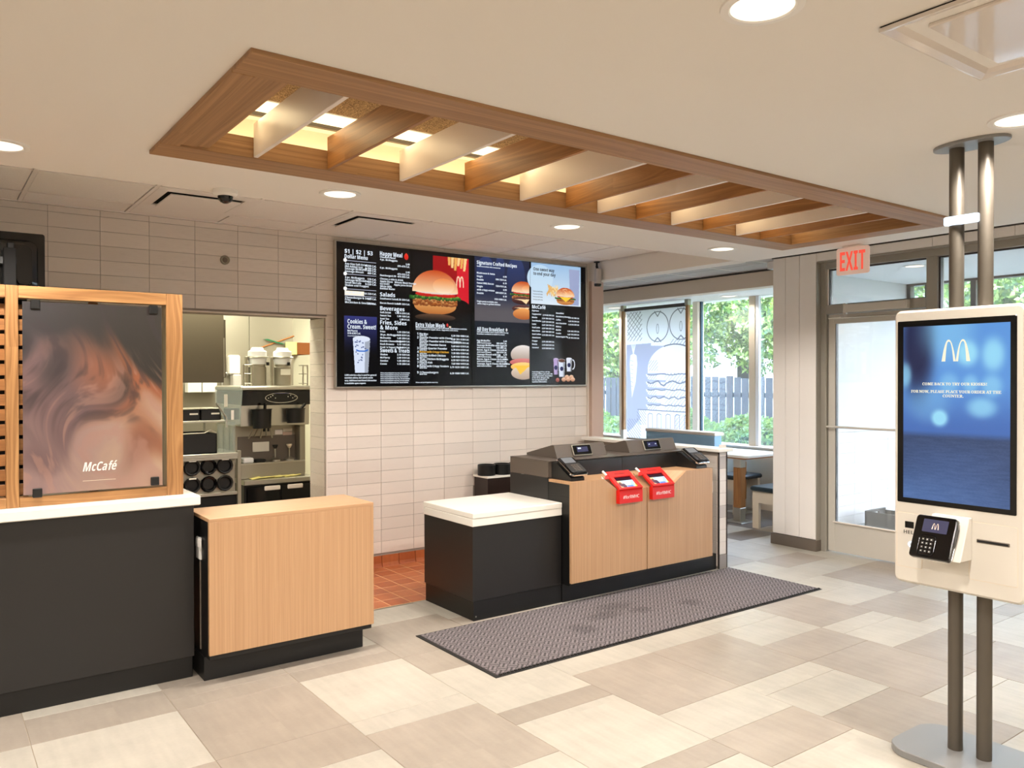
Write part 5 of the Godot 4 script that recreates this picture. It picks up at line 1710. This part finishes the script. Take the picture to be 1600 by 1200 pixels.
	bar(t, "receipt_mouth", M.black_matt, V(3.4930, 0.9715, -1.525), V(3.4942, 0.9795, -1.408), 0.0)
	bar(t, "scan_window", M.black_gloss, V(3.4965, 0.985, -1.829), V(3.500, 1.014, -1.790), 0.001)
	st = mb()
	letters(st, "HELP", -1.834, 0.967, 0.022, Transform3D(Basis(Vector3.UP, -PI / 2), V(3.498, 0, 0)), plainf, -1, 0.058)
	put(st, "lettering", M.black_matt, t)
	st = mb()
	X = Transform3D(Basis(V(0, 0, 1), PI / 2), V(3.4975, 0.915, -1.800))
	lathe(st, Vector3.ZERO, [Vector2(0.0135, 0.0), Vector2(0.0135, 0.004), Vector2(0.0075, 0.004), Vector2(0.0075, 0.0)], 24)
	X = Transform3D()
	put(st, "help_button", M.led_cool, t)
	# card terminal on its white bracket
	t = thing("kiosk_terminal", "black card terminal with keypad and blue display on a white bracket under the kiosk screen", "card reader", V(3.44, 0.97, -1.64))
	var br := mb()
	prism(br, PackedVector2Array([Vector2(3.499, 0.890), Vector2(3.499, 1.066), Vector2(3.474, 1.066), Vector2(3.396, 0.893)]), 2, -1.700, -1.548, 0.003)
	put(br, "bracket", M.kiosk_white, t)
	var ax := V(0, 0, 1)
	var up := V(3.463 - 3.382, 1.054 - 0.880, 0).normalized()
	X = Transform3D(Basis(ax * 0.85, up, ax.cross(up)), V(3.4255, 0.967, -1.660))
	st = mb()
	prism(st, rrect(-0.098, -0.092, 0.098, 0.092, 0.014), 2, 0.0, 0.030, 0.004)
	put(st, "shell", M.black_gloss, t)
	st = mb()
	prism(st, rrect(-0.099, -0.093, 0.099, 0.093, 0.015), 2, 0.003, 0.009, 0.001)
	put(st, "silver_band", M.chrome, t)
	st = mb()
	prism(st, rrect(-0.058, 0.020, 0.062, 0.076, 0.003, 2), 2, 0.030, 0.0312)
	put(st, "screen", M.screen_blue, t)
	st = mb()
	arches(st, V(0.004, 0.034, 0.0316), V(1, 0, 0), 0.034, 0.026, 0.001)
	put(st, "arch_emblem", M.exit_face, t)
	st = mb()
	prism(st, rrect(-0.060, -0.082, 0.022, 0.008, 0.02), 2, 0.030, 0.034, 0.003)
	put(st, "keypad", M.black_gloss, t)
	for i in 3:
		for j in 4:
			st = mb()
			box(st, V(-0.046 + 0.020 * i, -0.070 + 0.017 * j, 0.034), V(-0.032 + 0.020 * i, -0.059 + 0.017 * j, 0.036), 0.002)
			put(st, "key", M.charcoal, t)
			st = mb()
			box(st, V(-0.041 + 0.020 * i, -0.066 + 0.017 * j, 0.036), V(-0.037 + 0.020 * i, -0.063 + 0.017 * j, 0.0364))
			put(st, "key_mark", M.paper, t)
	st = mb()
	prism(st, PackedVector2Array([Vector2(0.085, -0.06), Vector2(0.103, -0.02), Vector2(0.106, 0.05), Vector2(0.098, 0.078), Vector2(0.085, 0.08)]), 2, 0.006, 0.026, 0.002)
	put(st, "card_guard", M.black_gloss, t)
	X = Transform3D()

# ---- kitchen seen through the opening --------------------------------------------------
func kitchen() -> void:
	org = Vector3.ZERO
	var st := mb()
	box(st, V(-0.6, 0, -9.4), V(5.62, 2.9, -9.2))
	struct(st, "wall_kitchen", M.kitchen_wall)
	st = mb()
	box(st, V(-0.6, 0, -9.2), V(-0.4, 2.9, -6.63))
	struct(st, "wall_kitchen", M.kitchen_wall)
	st = mb()
	box(st, V(-0.6, 2.70, -9.3), V(5.62, 2.9, -6.63))
	struct(st, "ceiling_kitchen", M.soffit_white)
	for i in 3:
		var q := V([0.7, 2.6, 4.2][i], 2.70, -7.9)
		var t := thing("kitchen_light", ["bright ceiling light panel over the cup rack", "bright ceiling light panel over the soft serve machine", "bright ceiling light panel at the kitchen's hidden right end"][i], "ceiling light", q, "kitchen light panels")
		bar(t, "tray", M.white_plastic, q + V(-0.31, -0.02, -0.61), q + V(0.31, 0.0, 0.61), 0.003)
		bar(t, "diffuser", M.kitchen_tube, q + V(-0.28, -0.026, -0.58), q + V(0.28, -0.0205, 0.58), 0.001)
		lamp_area(t, q + V(0, -0.03, 0), Vector3(-90, 0, 0), Vector2(0.56, 1.16), 5.0, Color(1.0, 0.98, 0.88))
	var q2 := V(1.75, 2.70, -6.86)  # extra lamp, out of view, added to brighten the opening's tiled return
	var tl := thing("kitchen_light", "slim unseen light strip added just inside the kitchen opening to brighten its tiled return", "ceiling light", q2, "kitchen light panels")
	bar(tl, "tray", M.white_plastic, q2 + V(-0.60, -0.02, -0.15), q2 + V(0.60, 0.0, 0.15), 0.003)
	bar(tl, "diffuser", M.kitchen_tube, q2 + V(-0.57, -0.026, -0.12), q2 + V(0.57, -0.0205, 0.12), 0.001)
	lamp_area(tl, q2 + V(0, -0.03, 0), Vector3(-90, 0, 0), Vector2(1.14, 0.24), 2.4, Color(1.0, 0.97, 0.86))
	# steel cladding and what hangs on the far wall
	var w := thing("steel_splashback", "pale brushed steel wall sheets at the back of the kitchen", "wall panel", V(3.0, 0, -8.95))
	bar(w, "sheet", M.steel_dull, V(1.6, 0.0, -9.17), V(2.90, 2.66, -8.86), 0.002)
	bar(w, "sheet", M.steel_dull, V(2.905, 0.0, -9.17), V(3.405, 2.66, -8.86), 0.002)
	w = thing("notice_board", "cork notice board with a yellow sheet at the far right of the kitchen", "notice board", V(3.5, 1.99, -8.95))
	bar(w, "cork", M.cork, V(3.44, 1.92, -9.2), V(3.60, 2.056, -8.82), 0.002)
	bar(w, "sheet", M.paper_yellow, V(3.306, 1.918, -8.84), V(3.438, 2.06, -8.83), 0.0)
	w = thing("door_closer_arm", "thin metal arm and green bar crossing in front of the steel wall", "bracket", V(3.1, 2.0, -8.75))
	st = mb()
	rod(st, V(2.95, 1.96, -8.851), V(3.41, 2.13, -8.851), 0.009, 8)
	put(st, "arm", M.stud_wood, w)
	st = mb()
	prism(st, PackedVector2Array([Vector2(3.05, 2.085), Vector2(3.10, 2.088), Vector2(3.30, 2.035), Vector2(3.26, 2.03)]), 2, -8.842, -8.83)
	put(st, "green_bar", M.green_plastic, w)
	w = thing("towel_dispenser", "white paper towel dispenser on a grey bin against the steel wall", "dispenser", V(2.72, 1.6, -8.78))
	bar(w, "dispenser", M.white_plastic, V(2.66, 1.69, -8.863), V(2.775, 1.90, -8.76), 0.015)
	bar(w, "bin", M.acoustic_grey, V(2.69, 1.45, -8.863), V(2.78, 1.69, -8.74), 0.01)
	w = thing("gooseneck_tap", "small curved chrome tap left of the towel dispenser", "tap", V(2.62, 1.55, -8.7))
	st = mb()
	pipe(st, [V(2.60, 1.50, -8.86), V(2.60, 1.50, -8.83), V(2.60, 1.66, -8.83), V(2.615, 1.70, -8.83), V(2.645, 1.705, -8.83), V(2.66, 1.68, -8.83)], 0.010)
	put(st, "spout", M.chrome, w)
	# hanging wall cabinet
	w = thing("kitchen_wall_cabinet", "plain grey-brown hanging cabinet at the opening's upper left", "cabinet", V(1.6, 1.61, -7.2))
	bar(w, "body", M.cabinet_grey, V(0.6, 1.612, -7.35), V(2.105, 2.60, -7.10), 0.003)
	bar(w, "end_panel", M.cabinet_grey, V(2.105, 1.655, -7.35), V(2.128, 2.16, -7.12), 0.002)
	bar(w, "hinge_strip", M.steel_dull, V(2.100, 1.66, -7.105), V(2.112, 2.0, -7.095), 0.001)
	w = thing("wall_cabinet_pair", "pair of small white wall boxes under the grey-brown cabinet", "box", V(1.9, 1.55, -8.8))
	bar(w, "box", M.white_plastic, V(2.22, 1.50, -8.86), V(2.36, 1.62, -8.74), 0.004); bar(w, "box", M.white_plastic, V(2.37, 1.50, -8.86), V(2.52, 1.62, -8.74), 0.004)
	# rack with sleeve openings, steel counter on top
	var p := V(1.9, 0, -7.3)
	w = thing("cup_rack", "steel counter unit with round black cup sleeves below the counter", "rack", p)
	bar(w, "top_sheet", M.steel, V(0.9, 0.965, -7.75), V(2.225, 1.000, -7.085), 0.003)
	bar(w, "front_rail", M.steel, V(0.9, 0.945, -7.10), V(2.225, 0.966, -7.086), 0.002)
	bar(w, "post", M.steel_dull, V(2.215, 0.0, -7.13), V(2.246, 1.015, -7.085), 0.002)
	bar(w, "sleeve_panel", M.steel_dull, V(0.9, 0.655, -7.135), V(2.205, 0.945, -7.125), 0.001)
	bar(w, "shelf_lip", M.steel, V(0.9, 0.632, -7.13), V(2.215, 0.658, -7.095), 0.002)
	bar(w, "dark_base", M.black_matt, V(0.9, 0.0, -7.15), V(2.214, 0.632, -7.12), 0.001)
	for j in 2:
		for i in 6:
			var c := V(2.112 - 0.137 * i, 0.888 - 0.150 * j, -7.118)
			st = mb()
			X = Transform3D(Basis(V(1, 0, 0), PI / 2), c)
			lathe(st, Vector3.ZERO, [Vector2(0.068, -0.006), Vector2(0.072, 0.014), Vector2(0.064, 0.026), Vector2(0.054, 0.024), Vector2(0.046, -0.004), Vector2(0.0, -0.004)], 12)
			X = Transform3D()
			var s := put(st, "sleeve", M.black_gloss if i % 2 else M.black, w)
			if [0, 2].has(i) and (j == 0 or i == 2):
				bar(s, "tag", M.paper, c + V(-0.03, 0.050, 0.026), c + V(0.03, 0.064, 0.030))
	w = thing("black_bin", "wide black tray bin standing on the steel counter of the cup rack", "tray", V(1.7, 1.0, -7.3))
	st = mb()
	for e in [[1.3, 1.0, -7.55, 2.055, 1.17, -7.54], [1.3, 1.0, -7.15, 2.055, 1.17, -7.14], [1.3, 1.0, -7.55, 1.31, 1.17, -7.14], [2.045, 1.0, -7.55, 2.055, 1.17, -7.14], [1.3, 1.0, -7.55, 2.055, 1.01, -7.14]]:
		box(st, V(e[0], e[1], e[2]), V(e[3], e[4], e[5]), 0.002)
	put(st, "tray", M.black, w)
	st = mb()
	pipe(st, [V(1.3, 1.172, -7.14), V(1.95, 1.178, -7.14), V(2.0, 1.20, -7.14), V(2.05, 1.175, -7.14)], 0.006)
	put(st, "rim", M.steel, w)
	w = thing("steel_shelf", "thin steel shelf above the tray bin", "shelf", V(1.7, 1.27, -7.4))
	bar(w, "shelf_plate", M.steel, V(0.9, 1.268, -7.75), V(2.13, 1.285, -7.12), 0.002)
	for x in [1.0, 2.10]:
		bar(w, "bracket", M.steel_dull, V(x, 1.00, -7.74), V(x + 0.02, 1.268, -7.72), 0.001)
	for i in 2:
		var q := V(1.840 + 0.18 * i, 1.286, -7.25)
		w = thing("black_box", ["long black lidded box on the thin steel shelf, nearer the timber screen", "black lidded box on the thin steel shelf, next to the clear dispenser"][i], "box", q, "black boxes on the steel shelf")
		bar(w, "body", M.black, q + V(-0.095, 0, -0.2), q + V(0.075, 0.095, 0.1), 0.006)
		bar(w, "lid", M.steel_dull, q + V(-0.098, 0.0955, -0.2), q + V(0.078, 0.103, 0.102), 0.003)
		bar(w, "label", M.paper, q + V(-0.01, 0.050, 0.1005), q + V(0.06, 0.064, 0.102))
	# clear plastic dispenser between rack and machine
	w = thing("clear_dispenser", "tall clear plastic shield and dispenser between the rack and the soft serve machine", "dispenser", V(2.17, 1.0, -7.2))
	st = mb()
	prism(st, PackedVector2Array([Vector2(2.03, 1.575), Vector2(2.27, 1.575), Vector2(2.245, 1.24), Vector2(2.13, 1.24), Vector2(2.035, 1.44)]), 2, -7.11, -7.104)
	put(st, "shield", M.shield, w)
	st = mb()
	pipe(st, [V(2.035, 1.44, -7.10), V(2.125, 1.31, -7.10), V(2.125, 1.22, -7.10)], 0.008)
	put(st, "bent_rail", M.chrome, w)
	bar(w, "label", M.paper, V(2.105, 1.40, -7.102), V(2.135, 1.51, -7.100))
	bar(w, "orange_label", M.panel_white, V(2.165, 1.285, -7.102), V(2.190, 1.37, -7.100))
	bar(w, "dark_block", M.black, V(2.13, 1.285, -7.20), V(2.255, 1.385, -7.16), 0.003)
	for i in 3:
		st = mb()
		lathe(st, V(2.10 + 0.052 * i, 1.0, -7.2), [Vector2(0.026, 0), Vector2(0.026, 0.262), Vector2(0.0, 0.262)], 16)
		put(st, "tube", M.shield, w)
	# soft serve machine
	p = V(2.62, 0, -7.6)
	w = thing("soft_serve_machine", "stainless soft serve machine with a black control panel and two hoppers", "ice cream machine", p)
	bar(w, "cabinet", M.steel_dull, V(2.29, 0.737, -8.0), V(2.96, 1.215, -7.40), 0.004)
	bar(w, "face", M.steel, V(2.295, 1.212, -8.0), V(2.945, 1.405, -7.262), 0.004)
	bar(w, "control_band", M.black_gloss, V(2.300, 1.402, -8.0), V(2.965, 1.534, -7.250), 0.006)
	bar(w, "top_rim", M.steel, V(2.285, 1.534, -8.0), V(2.965, 1.578, -7.245), 0.012)
	bar(w, "sign_panel", M.steel_dull, V(2.27, 0.737, -7.42), V(2.90, 1.212, -7.395), 0.003)
	var ring := mb()
	for k in 2:
		var prev := []
		for i in 33:
			var a := TAU * i / 32
			var o := V(2.672 + 0.155 * cos(a), 1.468 + 0.048 * sin(a), -7.2485)
			var n := V(2.672 + (0.148) * cos(a), 1.468 + 0.042 * sin(a), -7.2485)
			if prev.size() and (k == 0):
				poly(ring, [prev[0], o, n, prev[1]], V(0, 0, 1))
			prev = [o, n]
	put(ring, "dial_ring", M.steel, w)
	bar(w, "display", M.screen_blue, V(2.60, 1.508, -7.2486), V(2.745, 1.512, -7.2478))
	for i in 8:
		bar(w, "button", M.paper, V([2.545, 2.565, 2.585, 2.61, 2.73, 2.755, 2.775, 2.795][i], 1.462 + 0.012 * (i % 3), -7.2488), V([2.545, 2.565, 2.585, 2.61, 2.73, 2.755, 2.775, 2.795][i] + 0.008, 1.470 + 0.012 * (i % 3), -7.2478))
	for i in 2:
		var c := V([2.470, 2.787][i], [1.195, 1.235][i], -7.20)
		var hh: float = [0.175, 0.135][i]
		st = mb()
		lathe(st, c, [Vector2(0.0, 0), Vector2(0.084, 0), Vector2(0.090, hh - 0.01), Vector2(0.098, hh), Vector2(0.0, hh)], 20, 1.0, 0.5)
		var dh := put(st, "dispensing_head", M.black, w)
		st = mb()
		rod(st, c + V(0.02 + 0.02 * i, hh - 0.01, 0.02), c + V(0.02 + 0.06 * i, hh + 0.05 - 0.01 * i, 0.03), 0.014, 10)
		put(st, "lever", M.black_gloss, dh)
	st = mb()
	for i in 5:
		rod(st, V(2.42 + 0.035 * i, 1.20, -7.24), V(2.38 + 0.055 * i, 1.10 + 0.02 * (i % 2), -7.30), 0.008, 6)
	put(st, "nozzles", M.steel_dull, w)
	# hoppers on the machine's top
	for i in 2:
		var c := V([2.532, 2.775][i], 1.580, -7.50)
		var t := thing("hopper", ["left glass-topped steel hopper on the soft serve machine", "right glass-topped steel hopper with a white note, on the soft serve machine"][i], "hopper", c, "hoppers on the soft serve machine")
		st = mb()
		lathe(st, c, [Vector2(0.0, 0.0), Vector2(0.083, 0.0), Vector2(0.083, 0.175), Vector2(0.074, 0.18), Vector2(0.074, 0.20), Vector2(0, 0.20)], 18)
		put(st, "body", M.steel_dull, t)
		st = mb()
		lathe(st, c, [Vector2(0.0, 0.20), Vector2(0.074, 0.20), Vector2(0.086, 0.25), Vector2(0.086, 0.32), Vector2(0.06, 0.335), Vector2(0.05, 0.36), Vector2(0.0, 0.36)], 18)
		put(st, "jar", M.clear_tub, t)
		st = mb()
		lathe(st, c, [Vector2(0.10, 0.262), Vector2(0.104, 0.268), Vector2(0.10, 0.274), Vector2(0.087, 0.274)], 20)
		put(st, "collar", M.steel, t)
		bar(t, "side_post", M.steel_dull, c + V(-0.115, 0, -0.02), c + V(-0.095, 0.27, 0.02), 0.002)
		st = mb()
		lathe(st, c + V(0.03 + 0.05 * (1 - i), 0.19, 0.085 - 0.03 * (1 - i)), [Vector2(0, 0), Vector2(0.015, 0), Vector2(0.015, 0.03), Vector2(0, 0.03)], 10)
		put(st, "knob", M.black, t)
		if i == 1:
			bar(t, "note", M.paper, c + V(-0.05, 0.10, 0.0835), c + V(0.05, 0.155, 0.086))
	var t := thing("guard_rail", "low steel wire guard rail round the soft serve machine's top", "rail", V(2.63, 1.58, -7.4))
	st = mb()
	for x in [2.34, 2.42, 2.90, 2.945]:
		rod(st, V(x, 1.58, -7.30), V(x, 1.775, -7.30), 0.007, 6)
	for y in [1.60, 1.69, 1.77]:
		rod(st, V(2.34, y, -7.30), V(2.42, y, -7.30), 0.005, 6); rod(st, V(2.86, y, -7.30), V(2.945, y, -7.30), 0.005, 6)
	put(st, "wires", M.steel, t)
	# topping station under the spouts
	t = thing("topping_station", "stainless topping station with pumps and tubs under the spouts of the soft serve machine", "topping station", V(2.58, 0, -7.3))
	bar(t, "front_sheet", M.steel_dull, V(2.300, 0.737, -7.29), V(2.900, 0.870, -7.262), 0.003)
	bar(t, "shelf", M.steel, V(2.298, 0.866, -7.39), V(2.902, 0.880, -7.258), 0.002)
	bar(t, "niche_back", M.base_taupe, V(2.31, 0.88, -7.394), V(2.855, 1.112, -7.388))
	bar(t, "niche_side", M.steel_dull, V(2.855, 0.88, -7.39), V(2.89, 1.20, -7.27), 0.002)
	bar(t, "recipe_card", M.paper, V(2.445, 0.968, -7.384), V(2.60, 1.058, -7.38))
	bar(t, "label", M.panel_white, V(2.66, 1.12, -7.392), V(2.732, 1.165, -7.388)); bar(t, "label", M.paper, V(2.735, 1.145, -7.392), V(2.826, 1.176, -7.388)); bar(t, "orange_label", M.pier_laminate, V(2.735, 1.108, -7.392), V(2.824, 1.142, -7.388))
	bar(t, "switch_plate", M.black, V(2.545, 1.152, -7.392), V(2.605, 1.195, -7.385))
	for i in 2:
		var c := V([2.635, 2.77][i], 0.88, -7.32)
		st = mb()
		rod(st, c, c + V(0.0, 0.115, 0), 0.007, 8)
		lathe(st, c, [Vector2(0.0, 0.0), Vector2(0.05, 0.0), Vector2(0.05, 0.014), Vector2(0.02, 0.03), Vector2(0.0, 0.03)], 14)
		var pu := put(st, "pump", M.steel, t)
		st = mb()
		lathe(st, c, [Vector2(0.0, 0.112), Vector2(0.012, 0.115), Vector2(0.026, 0.14), Vector2(0.026, 0.15), Vector2(0.0, 0.15)], 14)
		put(st, "pump_head", M.black if i == 0 else M.cream_wood, pu)
	for i in 2:
		var c := V(2.375 + 0.115 * i, 0.88, -7.32)
		bar(t, "tub", M.clear_tub if i == 0 else M.black, c + V(-0.05, 0, -0.06), c + V(0.045, 0.045 - 0.02 * i, 0.05), 0.008)
	# fridge drawers below
	t = thing("drawer_cabinet", "black drawer cabinet with pale handles and a steel work top, under the topping station", "cabinet", V(2.62, 0, -7.35))
	bar(t, "work_top", M.steel, V(2.296, 0.690, -7.75), V(2.952, 0.735, -7.160), 0.006)
	bar(t, "body", M.black, V(2.305, 0.05, -7.75), V(2.945, 0.690, -7.195), 0.002)
	for i in 2:
		var x: float = [2.325, 2.640][i]
		var dr := bar(t, "drawer", M.black_gloss, V(x, 0.20, -7.195), V(x + 0.300, 0.672, -7.175), 0.004)
		bar(dr, "handle", M.trim_pale, V(x + 0.155 - 0.10 * i, 0.632, -7.175), V(x + 0.300 - 0.10 * i, 0.672, -7.155), 0.006)
	t = thing("wiping_cloth", "pale yellow folded cloth along the steel work top of the drawer cabinet", "cloth", V(2.6, 0.736, -7.25))
	st = mb()
	for i in 7:
		X = Transform3D(Basis.from_euler(V(R.randf_range(-0.15, 0.15), R.randf_range(-0.3, 0.3), R.randf_range(-0.1, 0.1))), V(2.42 + 0.065 * i, 0.743, -7.235 - 0.006 * i))
		box(st, V(-0.05, -0.004, -0.025), V(0.05, 0.006, 0.025), 0.004)
	X = Transform3D()
	put(st, "cloth", M.paper_yellow, t)
	org = Vector3.ZERO

func small_things() -> void:
	# dome camera under the plaster ceiling
	var p := V(1.302, 2.652, -4.353)
	var t := thing("dome_camera", "small white dome camera with a dark glass ball on the plaster ceiling edge", "security camera", p)
	var st := mb()
	lathe(st, p, [Vector2(0.062, 0.0), Vector2(0.062, -0.022), Vector2(0.052, -0.034), Vector2(0.0, -0.034)], 28)
	put(st, "base", M.white_plastic, t)
	st = mb()
	lathe(st, p + V(0, -0.034, 0), [Vector2(0.040, 0.0), Vector2(0.037, -0.016), Vector2(0.026, -0.030), Vector2(0.012, -0.037), Vector2(0.0, -0.038)], 24)
	put(st, "dome", M.black_gloss, t)
	# bullet camera by the menu board
	p = V(5.580, 2.838, -6.13)
	t = thing("bullet_camera", "cylindrical grey security camera hanging at the wall's end, right of the menu board", "security camera", p)
	st = mb()
	lathe(st, p, [Vector2(0.03, 0.0), Vector2(0.03, -0.008), Vector2(0, -0.008)], 16); rod(st, p, p + V(0, -0.05, 0.0), 0.011, 10); rod(st, p + V(0, -0.045, 0), p + V(-0.008, -0.085, 0.02), 0.014, 10)
	put(st, "bracket", M.black, t)
	st = mb()
	X = Transform3D(Basis(V(1, 0, 0), 0.06), p + V(-0.010, -0.165, 0.03))
	lathe(st, Vector3.ZERO, [Vector2(0.0, 0.095), Vector2(0.033, 0.09), Vector2(0.036, 0.075), Vector2(0.036, -0.062), Vector2(0.0, -0.062)], 22)
	put(st, "barrel", M.acoustic_grey, t)
	st = mb()
	lathe(st, Vector3.ZERO, [Vector2(0.0365, -0.062), Vector2(0.0375, -0.075), Vector2(0.034, -0.090), Vector2(0.0, -0.086)], 22)
	put(st, "lens_cap", M.black_gloss, t)
	X = Transform3D()
	# round sensor on the tiled wall
	p = V(1.88, 2.562, -6.309)
	t = thing("wall_sensor", "small round grey sensor on the upper tiled wall, left of the menu board", "sensor", p)
	st = mb()
	X = Transform3D(Basis(V(1, 0, 0), PI / 2), p)
	lathe(st, Vector3.ZERO, [Vector2(0.036, 0.0), Vector2(0.036, 0.014), Vector2(0.030, 0.018), Vector2(0.024, 0.012), Vector2(0.0, 0.010)], 24)
	put(st, "ring", M.steel_dull, t)
	st = mb()
	lathe(st, V(0, 0.011, 0), [Vector2(0.020, 0.0), Vector2(0.017, 0.004), Vector2(0.0, 0.005)], 18)
	put(st, "eye", M.base_taupe, t)
	X = Transform3D()
	# television on a pole, seen from behind
	p = V(0.25, 1.008, -4.98)
	t = thing("television", "back of a black television on a black pole behind the timber screen", "television", p)
	X = Transform3D(Basis(Vector3.UP, 0.0), V(0.18, 2.27, -5.04))
	st = mb()
	prism(st, rrect(-0.42, -0.16, 0.358, 0.165, 0.012, 3), 2, -0.02, 0.0, 0.004)
	put(st, "bezel", M.black_gloss, t)
	st = mb()
	var a := rrect(-0.38, -0.155, 0.325, 0.125, 0.05, 6)
	var b := rrect(-0.355, -0.14, 0.295, 0.095, 0.04, 6)
	for i in a.size():
		var j := (i + 1) % a.size()
		poly(st, [lift(a[i], 2, 0.001), lift(a[j], 2, 0.001), lift(b[j], 2, 0.035), lift(b[i], 2, 0.035)], lift(a[i] - V2(-0.03, -0.02), 2, 0.3))
	prism(st, b, 2, 0.02, 0.035)
	put(st, "back_shell", M.black_gloss, t)
	st = mb()
	box(st, V(0.18, -0.10, 0.035), V(0.21, 0.10, 0.06), 0.003); box(st, V(0.14, -0.02, 0.035), V(0.22, 0.02, 0.08), 0.003)
	put(st, "mount", M.black, t)
	st = mb()
	pipe(st, [V(0.20, -0.06, 0.05), V(0.235, -0.115, 0.055), V(0.27, -0.12, 0.055), V(0.30, -0.09, 0.045)], 0.005)
	put(st, "cable", M.black_gloss, t)
	X = Transform3D()
	bar(t, "pole", M.black_matt, V(0.338, 1.008, -4.985), V(0.396, 2.335, -4.93), 0.004)
	# lit exit sign hung under the plaster edge
	p = V(5.70, 2.652, -3.385)
	t = thing("exit_sign", "pale translucent exit sign with glowing red letters under the ceiling edge", "exit sign", p)
	bar(t, "canopy", M.trim_pale, V(5.67, 2.640, -3.46), V(5.73, 2.652, -3.31), 0.003)
	prism_put(t, "plate", M.exit_face, rrect(-3.520, 2.432, -3.252, 2.640, 0.018, 4), 5.694, 5.706, 0, 0.003)
	st = mb()
	letters(st, "EXIT", -3.386, 2.536, 0.205, Transform3D(Basis(Vector3.UP, -PI / 2), V(5.693, 0, 0)), bold, 0, 0.205)
	put(st, "lettering", M.exit_red, t)

func V2(x: float, y: float) -> Vector2:
	return Vector2(x, y)
